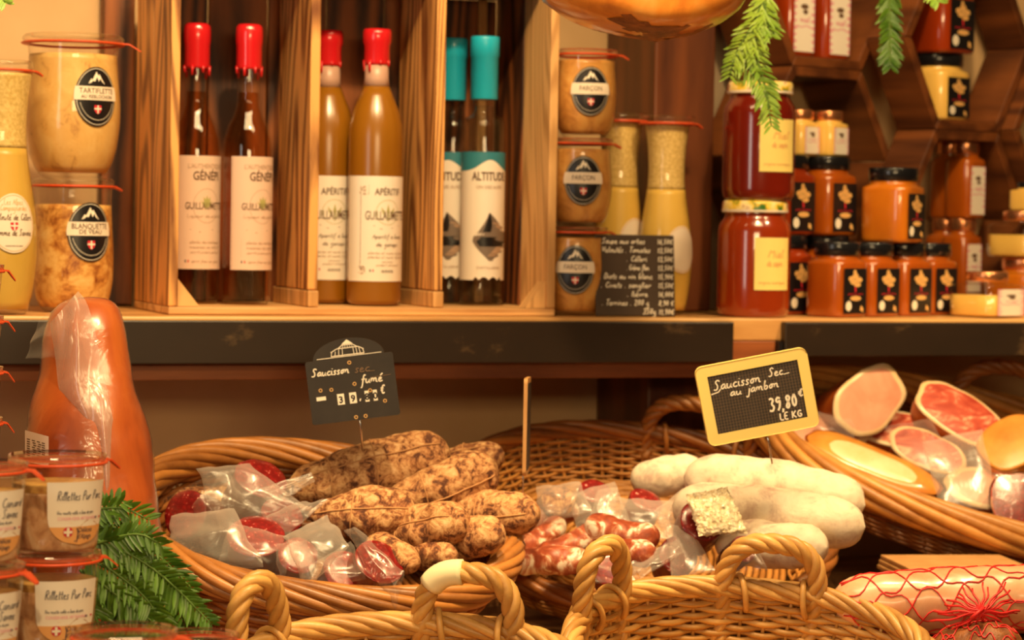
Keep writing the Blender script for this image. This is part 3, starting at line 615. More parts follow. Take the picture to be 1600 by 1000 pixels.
def aperitif(label, loc, a0, k=1.0):
    t = thing('aperitif_bottle', label, 'bottle', loc, (0, 0, 0), 'cloudy aperitif bottles in the crate')
    R = .0335
    prof = [(.001, 0), (R*.88, .001), (R, .007), (R, .205), (R*.96, .222), (R*.82, .240), (R*.62, .256), (.0160, .268)]
    mb = MB(); mb.lathe(prof, 40); mb.build('bottle_body', M['aperitif'], t)
    mb = MB(); mb.lathe([(.0160, .2682), (.0148, .278), (.0143, .300)], 32); mb.build('neck', M['frost'], t)
    mb = MB(); mb.lathe([(.0150, .294), (.0158, .297), (.0158, .318), (.0175, .322), (.0178, .333), (.0165, .338), (.0001, .339)], 32)
    for j in range(7):
        a = j*2*PI/7; L = .003+.010*((j*29) % 7)/7
        mb.tube([(.0152*math.sin(a), -.0152*math.cos(a), .300), (.0152*math.sin(a), -.0152*math.cos(a), .297-L)], [.0022, .0016], 6)
    mb.build('wax_seal', M['wax'], t)
    f = lathe_map(prof, a0, .094, .0007, R); m = [M['paper_w'], M['ink'], M['ink_soft'], M['greenprint'], M['navy'], M['red']]
    hw, hh = .055, .064
    it = [t_rect(-hw, -hh, hw, hh, 0, 0, 36, 4)]
    it += [t_line([(-.034, -.047), (-.028, -.047), (-.028, -.055), (.04, -.055), (.04, .053), (-.024, .053), (-.024, .042), (-.034, .042)], .0006, 1, 1, True)]
    it += [t_text('APÉRITIF', 0, .041, .0085, 1, .034, 2, 0, .015), t_text('GUILLAUMETTE', 0, .011, .011, 1, .056, 2)]
    it += [t_ring(0, .02, .015, .015, .0006, 3)]+[t_poly([(0, .008), (.008*math.sin(a)+.002, .016+.006*math.cos(a)), (.012*math.sin(a), .018+.012*math.cos(a)), (.008*math.sin(a)-.002, .016+.006*math.cos(a))], 3, 1) for a in (-.8, 0, .8)]
    it += [t_line([(-.018, .004), (-.008, -.0005), (.006, .001), (.018, .004)], .0006, 1)]
    it += t_hand('Aperitif a base', -.019, -.012, .0030, 1, .0006, length=.04); it += t_hand('de genepi', -.015, -.0215, .0030, 1, .0006, length=.03)
    for j in range(2): it += t_hand('plantes et sucre infusees', -.024, -.031-.005*j, .0018, 2, .00045, length=.05)
    it += [t_text('SANS SULFITE', 0, -.0415, .002, 2, .014)]
    it += t_hand('produit artisanal', -.014, -.0455, .0016, 2, .0004, length=.03)
    it += [t_rect(-.022, -.0525, -.0205, -.0495, 4, 1, 1, 1), t_rect(-.0185, -.0525, -.017, -.0495, 5, 1, 1, 1)]
    it += [t_rect(-.008+.0013*j, -.0535, -.008+.0013*j+(.0008 if j % 3 else .0004), -.050, 1, 1, 1, 1) for j in range(13)]
    rnd = random.Random(3)
    for (u0, v0) in ((-.036, .041), (-.036, -.056)):
        for q in range(26):
            i, j = rnd.randrange(7), rnd.randrange(7)
            it.append(t_rect(u0+i*.0012, v0+j*.0015, u0+i*.0012+.0012, v0+j*.0015+.0015, 2, 1, 1, 1))
    art('label', m, it, f, t)
    return t
aperitif('cloudy amber aperitif bottle half hidden behind the left divider', (XS(508, Yb+.035), Yb+.035, ZB), .03)
aperitif('cloudy amber aperitif bottle in full view in the middle bay', (XS(583, Yb-.02), Yb-.02, ZB), .21)
def altitude(label, loc, a0):
    t = thing('gin_bottle', label, 'bottle', loc, (0, 0, 0), 'turquoise capped bottles in the crate')
    R = .0272
    prof = [(.001, 0), (R*.9, .001), (R, .005), (R, .224), (R*.97, .2305), (R*.85, .2345), (.0165, .238), (.0145, .243), (.0140, .262)]
    mb = MB(); mb.lathe(prof, 40, caps=False); mb.build('glass_bottle', M['glass'], t)
    mb = MB(); mb.lathe([(.001, .012), (R*.86, .0125), (R*.90, .018), (R*.90, .222), (R*.8, .2325), (.013, .238), (.0120, .25), (.0002, .2501)], 32, caps=False); mb.build('liquor', M['glass_clear_l'], t)
    mb = MB(); mb.lathe([(.0166, .258), (.0172, .259), (.0172, .311), (.0183, .312), (.0183, .334), (.0175, .3365), (.0001, .337)], 36)
    cap = mb.build('capsule', M['teal'], t)
    f = lathe_map(prof, a0, .112, .0007, R); m = [M['paper_w'], M['teal_lab'], M['ink'], M['greyprint'], M['ink_soft'], M['black']]
    hw, hh = .052, .080
    us = np.linspace(-hw, hw, 61)
    top = hh+.0*us; hump = .056+.014*np.exp(-(us/.017)**2)
    low = -hh+.004*np.abs(np.sin(us*260))*(np.cos(us*90) > 0)
    mk = lambda lo, hi, mt, ly: (np.concatenate([np.stack([us, lo], 1), np.stack([us, hi], 1)]), [(i, i+1, 62+i, 61+i) for i in range(60)], mt, ly)
    it = [mk(hump-.0002, top, 1, 0)]
    for q in range(5): it.append(mk(low+(hump-low)*q/5, low+(hump-low)*(q+1)/5, 0, 0))
    it += [t_line([(-.05, .074), (.05, .074)], .0008, 0, 1)]
    it += [t_text('ALTITUDE', 0, .0445, .0105, 2, .046, 2, 0, .03), t_text('GIN DES ALPES', 0, .034, .0042, 4, .034)]
    vs = np.array([-.056, -.050, -.044, -.038, -.032, -.026, -.020, -.014, -.008, -.002, .004])
    lf = np.array([.000, -.006, -.012, -.017, -.021, -.020, -.014, -.010, -.006, -.003, -.0005])
    rt = np.array([.004, .013, .021, .030, .038, .040, .034, .022, .013, .007, .0005])
    it += [t_span(vs, lf, rt, 3, 1, 14)]
    it += [t_span(vs[6:], lf[6:]*.6, lf[6:]*.6+np.array([.010, .009, .007, .004, .0005]), 5, 2, 6), t_span(vs[6:9], rt[6:9]-.012, rt[6:9]-.003, 4, 2, 6)]
    it += [t_span(vs[3:6], np.array([-.012, -.016, -.010]), np.array([.022, .030, .012]), 5, 2, 12), t_span(vs[1:4], np.array([-.002, .004, .010]), np.array([.008, .016, .026]), 4, 2, 8)]
    it += [t_text('DISTILLERIE', 0, -.066, .003, 4, .03)]
    art('label', m, it, f, t)
    return t
altitude('turquoise capped clear bottle mostly hidden behind the right divider', (XS(702, Yb+.048), Yb+.048, ZB), -.50)
altitude('turquoise capped clear bottle in full view in the right bay', (XS(751, Yb), Yb, ZB), .0)
# ------------------------------------------------------------------ preserving jars with glass lids and rubber rings
SHAPES = {'tulip': [(0, .001), (0, .62), (.015, .70), (.08, .82), (.2, .93), (.38, 1.0), (.55, 1.0), (.72, .95), (.86, .92), (.93, .95)],
          'round': [(0, .001), (0, .68), (.02, .78), (.10, .92), (.25, 1.0), (.45, 1.0), (.65, .96), (.85, .93), (.93, .95)],
          'tub': [(0, .001), (0, .76), (.02, .82), (.08, .85), (.5, .92), (.80, .97), (.84, .985), (.93, .985)],
          'carafe': [(0, .001), (0, .66), (.015, .76), (.10, .90), (.25, 1.0), (.38, .97), (.52, .82), (.64, .685), (.72, .66), (.82, .69), (.92, .78), (.955, .82)]}
def jar(name, label, loc, R, Ht, shape, fills, lidr, artfn=None, tab=1.2, group=None, rz=0.0, cat='jar', tabz=0.0):
    t = thing(name, label, cat, loc, (0, 0, rz), group)
    pr = [(r*R, z*Ht) for z, r in SHAPES[shape]]
    zs, rs = [p[1] for p in pr], [p[0] for p in pr]
    zz = np.concatenate([[0, 0], np.linspace(.004, zs[-1], 26)]); rr = np.interp(zz, zs[1:], rs[1:]); rr[0] = .001
    # smooth the profile
    for _ in range(2): rr[2:-1] = (rr[1:-2]+2*rr[2:-1]+rr[3:])/4
    prof = list(zip(rr, zz))
    mb = MB(); mb.lathe(prof, 40, caps=False); mb.build('glass_jar', M['glass'], t)
    z0 = .006
    for (nm, mat, zt) in fills:
        zt *= Ht
        zz2 = np.linspace(z0, zt, 22); r2 = np.interp(zz2, zz[1:], rr[1:])*.987
        P = [(.0005, z0)]+list(zip(r2, zz2))+[(r2[-1]*.6, zt+.0008), (.0005, zt+.0005)]
        mb = MB(); mb.lathe(P, 40, caps=False); mb.build(nm, M[mat], t); z0 = zt+.0002
    lz = Ht*.955 if shape == 'carafe' else Ht*.93
    mb = MB(); mb.lathe([(.001, lz+.0035), (lidr*.93, lz+.0035), (lidr*.99, lz+.0045), (lidr, lz+.008), (lidr*.98, Ht-.002), (lidr*.94, Ht), (lidr*.86, Ht), (lidr*.82, Ht-.0025), (.001, Ht-.003)], 40, caps=False); mb.build('glass_lid', M['glass'], t)
    mb = MB(); mb.lathe([(rr[-1], lz), (lidr*1.0, lz+.0002), (lidr*1.022, lz+.0008), (lidr*1.022, lz+.0022), (lidr*.99, lz+.0028), (rr[-1], lz+.0027)], 44, caps=False)
    if tab is not None:
        c, s = math.cos(tab), math.sin(tab)
        w = .007; P = []
        for (d, zz_, ww) in ((.97, 0, w), (1.12, -.0005, w*.9), (1.25, -.003+tabz, w*.7), (1.34, -.005+tabz*1.6, w*.45)):
            P.append([(lidr*d*s+q*c*ww, -(lidr*d*c)+q*s*ww, lz+.0018+zz_) for q in (-1, 0, 1)])
        P = np.array(P); Q = P+np.array([0, 0, .0016])
        mb.grid(P); mb.grid(Q[:, ::-1])
        mb.grid(np.stack([P[:, 0], Q[:, 0]], 1)); mb.grid(np.stack([Q[:, -1], P[:, -1]], 1)); mb.grid(np.stack([Q[-1], P[-1]], 1))
    mb.build('rubber_ring', M['ring'], t)
    if artfn: artfn(t, prof, R, Ht)
    return t
def oval_label(lines, s, zc, a0):
    def fn(t, prof, R, Ht):
        f = lathe_map(prof, a0, zc*Ht, .0010); m = [M['black'], M['paper'], M['red'], M['ink'], M['chalk']]
        w, h = .79*s, s
        it = [t_ell(0, 0, w, h, 0, 0, n=26, nu=14), t_ring(0, 0, w*.93, h*.94, .018*s, 4, 1)]
        ks = np.linspace(-.12, .34, 8)*h
        hw = w*np.sqrt(1-(ks/h)**2)*1.03
        it.append(t_span(ks, -hw, hw, 1, 2, 14))
        mp = [(-.42, .42), (-.28, .60), (-.22, .56), (-.02, .84), (.06, .70), (.12, .76), (.30, .52), (.40, .42), (.24, .50), (.16, .62), (.08, .50), (.0, .66), (-.10, .50), (-.2, .52), (-.28, .46)]
        it += [t_poly([(w*a, h*b) for a, b in mp], 4, 2)]
        n = len(lines)
        for k, (tx, hh, ww) in enumerate(lines): it.append(t_text(tx, 0, h*(.11 if n > 1 and k == 0 else (-.06 if n > 1 else .03)), hh*s, 3, ww*s, 4, 0, .006))
        it += shield(0, -.42*h, .13*s, 2, 4, 3)
        tt = np.linspace(PI*1.12, PI*1.88, 16)
        it += [t_poly([(w*.80*math.cos(a)-.012*s, h*.80*math.sin(a)), (w*.80*math.cos(a)+.012*s, h*.80*math.sin(a)), (w*.80*math.cos(a)+.012*s, h*.80*math.sin(a)+.03*s), (w*.80*math.cos(a)-.012*s, h*.80*math.sin(a)+.03*s)], 4, 3) for a in np.linspace(PI*1.1, PI*1.9, 34)]
        art('label', m, it, f, t)
    return fn
Yj = .12
jb = (XS(113, Yj), Yj, ZS+.0005)
hb = .157
jar('preserving_jar', 'blanquette stew jar with black oval label, lower jar of left stack', jb, .0475, hb, 'round', [('stew', 'blanq', .80)], .0475,
    oval_label([('BLANQUETTE', .19, 1.30), ('DE VEAU', .15, .80)], .0345, .60, .28), 1.9, 'stews in large preserving jars')
jar('preserving_jar', 'tartiflette jar with black oval label, upper jar of left stack', (jb[0]-.002, Yj, ZS+.0015+hb), .0555, .166, 'tulip', [('gratin', 'tartif', .86)], .0590,
    oval_label([('TARTIFLETTE', .18, 1.28), ('AU REBLOCHON', .12, 1.16)], .0345, .56, .36), 1.25, 'stews in large preserving jars', tabz=-.002)
def soup_label(a0, zc, s, text=True):
    def fn(t, prof, R, Ht):
        f = lathe_map(prof, a0, zc*Ht, .0010); m = [M['paper'], M['ink'], M['red'], M['chalk'], M['orangeprint']]
        it = [t_ell(0, 0, s*.80, s, 0, 0, n=24, nu=14), t_ring(0, 0, s*.75, s*.94, .02*s, 4, 1)]
        if text:
            it += t_hand('Les Alpes', -.36*s, .62*s, .11*s, 4, .016*s, length=.72*s); it += t_hand('Campagnardes', -.48*s, .42*s, .11*s, 4, .016*s, length=.98*s)
            it += t_hand('Velouté de Céleri', -.70*s, .10*s, .12*s, 1, .024*s, length=1.38*s); it += t_hand('Pomme de Savoie', -.66*s, -.42*s, .12*s, 1, .024*s, length=1.3*s)
            it += shield(0, -.10*s, .13*s, 2, 3); it += [t_text('conserverie des alpes', 0, -.78*s, .06*s, 1, .6*s)]
        art('label', m, it, f, t)
    return fn
Yc = .050
jar('soup_carafe', 'celery soup carafe with oval cream label at the far left of the shelf', (XS(-1, Yc), Yc, ZS+.0005), .0425, .287, 'carafe', [('soup', 'soup', .655), ('froth', 'froth', .95)], .036, soup_label(.24, .36, .0335), 1.75, 'bottled vegetable soups', cat='carafe')
Yc = .163
jar('soup_carafe', 'yellow soup carafe squeezed between stacked jars and the other yellow carafe', (XS(964, Yc), Yc, ZS+.0005), .0350, .257, 'carafe', [('soup', 'soup_y', .63), ('froth', 'froth', .95)], .0355, soup_label(.35, .36, .030, False), None, 'bottled vegetable soups', cat='carafe')
jar('soup_carafe', 'yellow soup carafe standing right behind the brown price list board', (XS(1037, .108), .108, ZS+.0005), .0350, .253, 'carafe', [('soup', 'soup_y', .63), ('froth', 'froth', .95)], .0365, soup_label(.30, .33, .030, False), 1.6, 'bottled vegetable soups', cat='carafe')
Yf = .080; hf = .1095
for k, (nm, px) in enumerate((('bottom', 897), ('middle', 903), ('top', 908))):
    jar('preserving_jar', f'browned potato cake jar right of the crate, {nm} one of three', (XS(px, Yf), Yf, ZS+.0005+k*(hf+.0006)), .0395, hf, 'tulip', [('potato_cake', 'farcon', .88)], .0405,
        oval_label([('FARÇON', .2, .9)], .0305, .52, [-.36, -.28, -.20][k]), [1.5, 1.6, 1.35][k], 'stacked potato cake jars')
# price list board leaning on the jars
pl = thing('price_list_board', 'small brown chalkboard price list leaning against the soup carafes', 'sign', (XS(991, .045), .040, ZS+.0005), (math.radians(-7), 0, math.radians(-4)))
mb = MB(); mb.box((0, 0, .051), (.1045, .003, .102)); mb.build('board', M['slate_brown'], pl, None, .0014)
it = []
rows = [('. Soupe aux orties', -.049, '16,50€'), ('. Veloutés . Tomates', -.049, '13,50€'), ('. Céleri', -.012, '13,50€'), ('. Crème flan', -.012, '13,50€'),
        ('. Diots au vin blanc', -.047, '15,90€'), ('. Civets . sanglier', -.046, '15,50€'), ('. lièvre', -.012, '16,00€'), ('. Terrines . 200 g', -.045, '8,90 €'), ('350g', .008, '11,90€')]
for k, (s, x, p) in enumerate(rows):
    y = .0905-k*.0110
    ln = min(.0046*len(s)*.75, .0300 if s.startswith('. Cr') or s.startswith('. C') and x > -.02 else .078)
    it += t_hand(s, x, y, .0036, 0, .00105, length=ln if x < 0 else .018); it += t_hand(p, .0290, y, .0031, 0, .00100, length=.0205)
art('lettering', [M['chalk']], it, plane_map(-.0015), pl)
# ------------------------------------------------------------------ rillettes jars in front at left
def rill_label(a0, words, zc=.46):
    def fn(t, prof, R, Ht):
        f = lathe_map(prof, a0, zc*Ht, .0010, R*.92); m = [M['paper_w'], M['navy'], M['red'], M['pinkprint'], M['orangeprint'], M['chalk']]
        w, h = .0275, .0265
        vs = np.linspace(-h, h, 24); hw = np.where(vs > -.2*h, w, w*np.sqrt(np.clip(1-((vs+.2*h)/(.8*h))**2, 0, 1))*.98+.0002)
        it = [t_span(vs, -hw, hw, 0, 0, 16)]
        vl = np.linspace(-h, -.42*h, 12); hl = np.interp(vl, vs, hw); 
        it += [t_span(vl, -hl, hl, 4, 1, 16)]
        it += [t_poly([(-w*.75, -.43*h), (-.3*w, -.28*h), (0, -.42*h), (.25*w, -.22*h), (.6*w, -.30*h), (.8*w, -.43*h)], 4, 1)]
        for (s, x, y, ln) in words: it += t_hand(s, x*w, y*h, .155*h, 1, .025*h, length=ln*w)
        it += t_hand('Une recette noble a base de porc', -.72*w, -.02*h, .06*h, 1, .013*h, length=1.2*w)
        it += [t_text('CONSERVERIE ARTISANALE', -.05*w, -.20*h, .10*h, 3, 1.3*w)]
        it += [t_rect(.55*w, -.20*h, .66*w, -.14*h, 1, 2, 1, 1), t_rect(.80*w, -.20*h, .90*w, -.14*h, 2, 2, 1, 1)]
        it += [t_ell(-.38*w, -.58*h, .155*w, .165*h, 2, 2), t_rect(-.42*w, -.72*h, -.34*w, -.44*h, 5, 3, 1, 2), t_rect(-.51*w, -.62*h, -.25*w, -.54*h, 5, 3, 2, 1)]
        it += [t_text('Délices', .20*w, -.60*h, .16*h, 1, .52*w, 3, .2), t_text("d'Alpage", .18*w, -.80*h, .16*h, 1, .50*w, 3, .2), t_line([(-.10*w, -.45*h), (-.06*w, -.6*h), (-.10*w, -.9*h), (-.18*w, -.86*h)], .035*h, 1, 3)]
        art('label', m, it, f, t)
    return fn
hr = .0815
zj = 1.297-2*hr
W1 = [('Rillettes Pur Porc', -.72, .42, 1.5)]; W2 = [('Rillettes Canard', -.9, .48, 1.75), ('de Savoie', -.2, .15, .9)]
RP = [(90, 722, 2.03, 'upper', 'main', W1, .37), (82, 875, 2.03, 'lower', 'main', W1, .22), (-36, 728, 1.95, 'upper', 'edge', W2, .34), (-40, 880, 1.95, 'lower', 'edge', W2, .32)]
rg = 'rillettes jars at the front left'
for k, (px, py, D, lv, wh, words, a) in enumerate(RP):
    p = atD(px, py+12, D); z = zj+(hr+.0004 if lv == 'upper' else 0)
    if lv == 'lower':
        s2 = thing('jar_pedestal', 'wooden pedestal under the '+('pork' if wh == 'main' else 'duck')+' rillettes jar stack at the bottom left', 'stand', (p[0], p[1], ZF))
        slab('pedestal', -.027, .027, -.027, .027, .0003, zj-ZF-.0004, M['counter'], s2, .002)
    lab = {('upper', 'main'): 'pork rillettes jar right of the cut-off jars, on top of its stack', ('lower', 'main'): 'pork rillettes jar right of the cut-off jars, beneath another',
           ('upper', 'edge'): 'duck rillettes jar cut off by the left frame edge, on top', ('lower', 'edge'): 'duck rillettes jar cut off by the left frame edge, beneath another'}[(lv, wh)]
    jar('rillettes_jar', lab, (p[0], p[1], z), .0400, hr, 'tub', [('rillettes', 'rill', .66), ('fat_layer', 'fat', .74)], .0410, rill_label(a, words), [1.75, 1.55, 1.2, 1.0][k], rg, tabz=-.002)
# nearer row of jars whose lids only just enter the frame
for px, lab in ((195, 'nearest rillettes jar, only its lid rim above the bottom frame edge, beside the lower jar'), (312, 'nearest rillettes jar, only its lid rim showing, under the fern sprig')):
    p = atD(px, 1000, 1.86 if px < 300 else 1.97)
    zt = atD(px, 982 if px < 300 else 989, 1.86 if px < 300 else 1.97)[2]-.003
    s2 = thing('jar_block', 'wooden block under the nearest '+('left' if px < 300 else 'right')+' rillettes jar lid', 'stand', (p[0], p[1], ZF))
    slab('block', -.022, .022, -.022, .022, .0003, zt-hr-ZF-.0006, M['counter'], s2, .002)
    jar('rillettes_jar', lab, (p[0], p[1], zt-hr), .0400 if px < 300 else .031, hr, 'tub', [('rillettes', 'rill', .66), ('fat_layer', 'fat', .74)], .0410 if px < 300 else .032, None, 1.2, rg)
# stack of jars outside the left edge: only the orange tabs reach the frame
p0 = atD(-48, 470, 2.30)
for k, py in enumerate((662, 580, 500, 424)):
    p = atD(-58, py-2, 2.30); 
    if k == 0: zb = p[2]-.048
    jar('small_jar', ['small jar by the left frame edge, lowest orange tab beside ham', 'small jar by the left frame edge, second orange tab from bottom', 'small jar by the left frame edge, second orange tab from top', 'small jar by the left frame edge, topmost orange tab'][k],
        (p0[0], p0[1], zb+k*.0488), .031, .0480, 'tub', [('pate', 'rill', .74)], .0325, None, 1.62, 'small jars stacked at the left edge', tabz=-.003)
s3 = thing('jar_pedestal', 'wooden pedestal under the small jar stack at the left frame edge', 'stand', (p0[0], p0[1], ZF if p0[1] < -.42 else ZC))
slab('pedestal', -.04, .04, -.04, .04, .0003, zb-s3.location[2]-.0004, M['counter'], s3, .002)
# ------------------------------------------------------------------ hexagon shelves at the right
HS, HT, HD = .140, .013, .105
HZ = HS*math.sqrt(3)
def hexagon(label, lx, lz, ly, HD=HD):
    o = hex_o+hx*lx+hy*ly
    t = thing('hexagon_shelf', label, 'shelf', (o[0], o[1], o[2]+lz), (0, 0, HA), 'walnut hexagon shelves')
    ri = HS-HT/math.cos(PI/6)
    for k in range(6):
        a, b = PI/3*k, PI/3*(k+1)
        v = [(HS*math.cos(q), y, HS*math.sin(q)) for y in (0, HD) for q in (a+.004, b-.004)]+[(ri*math.cos(q), y, ri*math.sin(q)) for y in (0, HD) for q in (a+.004, b-.004)]
        mb = MB(); mb.add(v, [(0, 1, 3, 2), (4, 6, 7, 5), (0, 4, 5, 1), (2, 3, 7, 6), (0, 2, 6, 4), (1, 5, 7, 3)], 0, False)
        mb.build('board', M['hexwood'], t, None, .0012)
    return t
LB = .0; zcol2 = .044
hexagon('walnut hexagon shelf behind the stacked big honey jars, under another', LB, 0, 0)
hexagon('walnut hexagon shelf at the top holding two pink labelled tall jars', LB, HZ+.001, 0)
zD = zcol2+HZ/2+.001; xD = LB+1.5*HS+.004; yD = -.070
hexagon('walnut hexagon shelf at the top right holding dark and cream honey', xD, zD, yD, .068)
zE = zD-HZ-.001
hexagon('walnut hexagon shelf right behind the lone upper amber honey jar', xD, zE, yD, .068)
hexagon('walnut hexagon shelf cut off by the right frame edge', LB+3*HS+.010, zD-HZ/2+.004, yD-.02, .068)
def rsq(a, n=28, e=5.0):
    t = np.linspace(0, 2*PI, n, endpoint=False)+PI/4
    c, s = np.cos(t), np.sin(t); r = (np.abs(c)**e+np.abs(s)**e)**(-1/e)
    return np.stack([a*r*c, a*r*s], 1)
def honey_jar(label, loc, rz, a, h, honey, lid, style, lidr=None, group=None, fill=1.0, cat='jar'):
    t = thing('honey_jar', label, cat, loc, (0, 0, rz), group)
    lidr = lidr or a*.96; hl = min(.018, h*.22); hb = h-hl
    sq = rsq(a); cr_ = rsq(lidr*.94, 28, 2.0)
    lv = [(.90, 0, 0), (.97, .0015, 0), (1, .005, 0), (1, hb*.85, 0), (.985, hb*.895, 0), (.95, hb*.925, .3), (.9, hb*.95, .8), (1, hb*.965, 1), (1, hb, 1)]
    P = [np.concatenate([(sq*(1-w)*k+cr_*w), np.full((28, 1), z)], 1) for k, z, w in lv]
    if fill < 1:
        cut = [q*np.array([.965, .965, 1]) for q in P[:4]]; cut[3] = cut[3].copy(); cut[3][:, 2] = hb*fill
        cut.insert(0, np.concatenate([np.zeros((28, 2))+cut[0][:, :2]*.01, cut[0][:, 2:]+.002], 1)); cut[1] = cut[1]+np.array([0, 0, .002])
        cut.append(cut[-1]*np.array([.01, .01, 1])); mb = MB(); mb.grid(np.array(cut), cv=True); mb.build('honey', M[honey], t)
        mb = MB(); mb.grid(np.array(P), cv=True); mb.build('glass_jar', M['glass'], t)
    else:
        mb = MB(); mb.grid(np.array([P[0]*np.array([.01, .01, 1])]+P), cv=True); mb.build('honey_filled_glass', M[honey], t)
    mb = MB(); mb.lathe([(lidr*.96, hb+.0004), (lidr, hb+.0015), (lidr, h-.002), (lidr*.97, h), (.001, h)], 32); mb.build('lid', M[lid], t)
    m = [M['black'], M['gold'], M['red'], M['chalk'], M['paper_w'], M['pinkprint'], M['ink'], M['greenprint']]
    w = a*.70; z0, z1 = hb*.06, hb*.80; H_ = z1-z0; zc = (z0+z1)/2
    f0 = plane_map(-a*1.0)
    fm = lambda u, v, ly=0: (lambda p: (p[0], p[1], p[2]+zc))(f0(u, v, ly))
    if style == 'black':
        it = [t_rect(-w, -H_/2, w, H_/2, 0, 0, 1, 1)]
        for (x, y, rx, ry) in ((0, .33, .26, .07), (-.38, .27, .22, .06), (.34, .25, .26, .06), (-.1, .2, .36, .06), (.18, .14, .3, .05), (-.05, .42, .14, .05)):
            it.append(t_ell(x*w, y*H_, rx*w, ry*H_, 1, 1, n=8, nu=4))
        it += [t_line([(0, .10*H_), (.04*w, -.02*H_)], .12*w, 2, 1), t_text('ARTISAN', 0, -.085*H_, .035*H_, 2, 1.3*w, 1), t_ell(.05*w, -.16*H_, .48*w, .055*H_, 1, 1, n=8, nu=4)]
        it += [t_ell(-.55*w, -.33*H_, .26*w, .11*H_, 3, 1, n=10, nu=4), t_poly([(.45*w, -.42*H_), (.75*w, -.47*H_), (.7*w, -.36*H_), (.5*w, -.32*H_)], 1, 1)]
    else:
        it = [t_rect(-w, -H_/2, w, H_/2, 4, 0, 1, 1)]
        rnd = random.Random(int(h*1e4)+int(a*1e5))
        for k in range(9):
            y = -.46*H_+.115*H_*k
            for sg in (-1, 1):
                q = rnd.uniform(.18, .42)*w
                it.append(t_poly([(sg*w, y-.03*H_), (sg*(w-q), y+.02*H_), (sg*w, y+.055*H_)], 5, 1))
        it += [t_ell(0, .26*H_, .38*w, .045*H_, 6, 1, n=8, nu=4), t_ell(.08*w, .17*H_, .25*w, .04*H_, 6, 2, n=8, nu=4)]
        it += t_hand('miel', -.45*w, 0, .05*H_, 5, .018*H_, length=.9*w)+[t_line([(-.8*w, -.06*H_), (-.3*w, -.09*H_), (.2*w, -.06*H_), (.8*w, -.10*H_)], .02*H_, 5, 1)]
    art('label', m, it, fm, t)
    return t
# row of amber jars on the shelf front
YR = .062
j1 = np.array([XS(1306, YR), YR, ZS+.0005]); HJ = .0965
rowg = 'amber honey jars in a row on the shelf'
for k, lab in enumerate(('amber honey jar at the left end of the front row of black lids', 'amber honey jar second from left in the front row of black lids', 'amber honey jar third from left in the front row of black lids', 'amber honey jar at the right end of the row, mostly covered')):
    p = j1+hx*(.0655*k)+(hy*.010-hx*.004*0 if k == 3 else 0)
    honey_jar(lab, p, HA, .0315, HJ, 'honey', 'blacklid', 'black', None, rowg)
p = j1+hx*.0655*1.62-hy*.002; p[2] += HJ+.0004
honey_jar('orange honey jar standing alone on top of the front row lids', p, HA+math.radians(13), .0345, .098, 'honey_o', 'blacklid', 'black')
YL = .143; h2 = .104
for (px, nm) in ((1222, 'left'), (1287, 'right')):
    for lv in (0, 1):
        honey_jar(f'amber honey jar in the {nm} stack just behind the big round jars, {("lower", "upper")[lv]} one', (XS(px, YL+(.0 if nm == 'right' else -.012)), YL+(.0 if nm == 'right' else -.012), ZS+.0005+lv*(h2+.0004)), HA, .0325, h2, 'honey_r' if nm == 'left' else 'honey', 'blacklid', 'black', None, 'amber honey jars stacked behind the big jars')
for (px, nm) in ((1243, 'left'), (1288, 'right')):
    honey_jar(f'small pale honey jar with copper lid, {nm} one on top of the amber stack', (XS(px, YL+.0), YL, ZS+.0005+2*(h2+.0004)), HA+.05, .0215, .060, 'honey_y', 'copper', 'pink', .019, 'small pale jars with copper lids')
for (px, Y, lv, lab) in ((1500, .250, 0, 'tall pink labelled honey jar behind the row right end, lower one'), (1503, .250, 1, 'tall pink labelled honey jar just right of the lone upper jar, front one'), (1478, .285, 1, 'tall pink labelled honey jar behind the lone upper jar, only copper lid clear'), (1474, .285, 0, 'tall pink labelled honey jar hidden low behind the row right end')):
    honey_jar(lab, (XS(px, Y), Y, ZS+.0235+lv*.1084), HA, .0225, .108, 'honey', 'copper', 'pink', .019, 'tall pink labelled jars')
honey_jar('squat cream honey jar at the right on the shelf edge', (XS(1541, .075), .075, ZS+.0005), HA, .0400, .060, 'honey_y', 'copper', 'pink', .028, 'squat cream jars', .62)
Yr = .175
honey_jar('amber squat jar by the right frame edge, bottom of its stack', (XS(1597, Yr), Yr, ZS+.0005), HA, .0420, .078, 'honey_o', 'copper', 'pink', .030)
honey_jar('squat cream honey jar by the right frame edge on an amber jar', (XS(1597, Yr), Yr, ZS+.0009+.078), HA, .0410, .064, 'honey_y', 'copper', 'pink', .030, 'squat cream jars', .62)
honey_jar('little yellow jar cut by the right frame edge, topmost of its stack', (XS(1601, Yr), Yr, ZS+.0013+.142), HA, .0200, .040, 'honey_y', 'blacklid', 'pink', .015)
# jars inside the hexagons
def inhex(lx, lz, ly, dx, dy):
    o = hex_o+hx*(lx+dx)+hy*(ly+dy); return (o[0], o[1], o[2]+lz-HZ/2+HT+.0006)
honey_jar('tall dark honey jar with pink label, left one in the top hexagon', inhex(LB, HZ+.001, 0, -.036, .040), 0+HA, .0285, .125, 'honey_r', 'copper', 'pink', .024, 'tall dark jars in the top hexagon')
honey_jar('tall dark honey jar with pink label, right one in the top hexagon', inhex(LB, HZ+.001, 0, .036, .040), 0+HA, .0285, .125, 'honey_r', 'copper', 'pink', .024, 'tall dark jars in the top hexagon')
q = inhex(xD, zD, yD, -.012, .046)
honey_jar('cream honey jar with black label in the top right hexagon', q, HA+.05, .0365, .092, 'honey_y', 'blacklid', 'black')
honey_jar('dark honey jar with black label on top of the cream honey', (q[0], q[1], q[2]+.0925), HA+.05, .0400, .110, 'honey_r', 'blacklid', 'black')
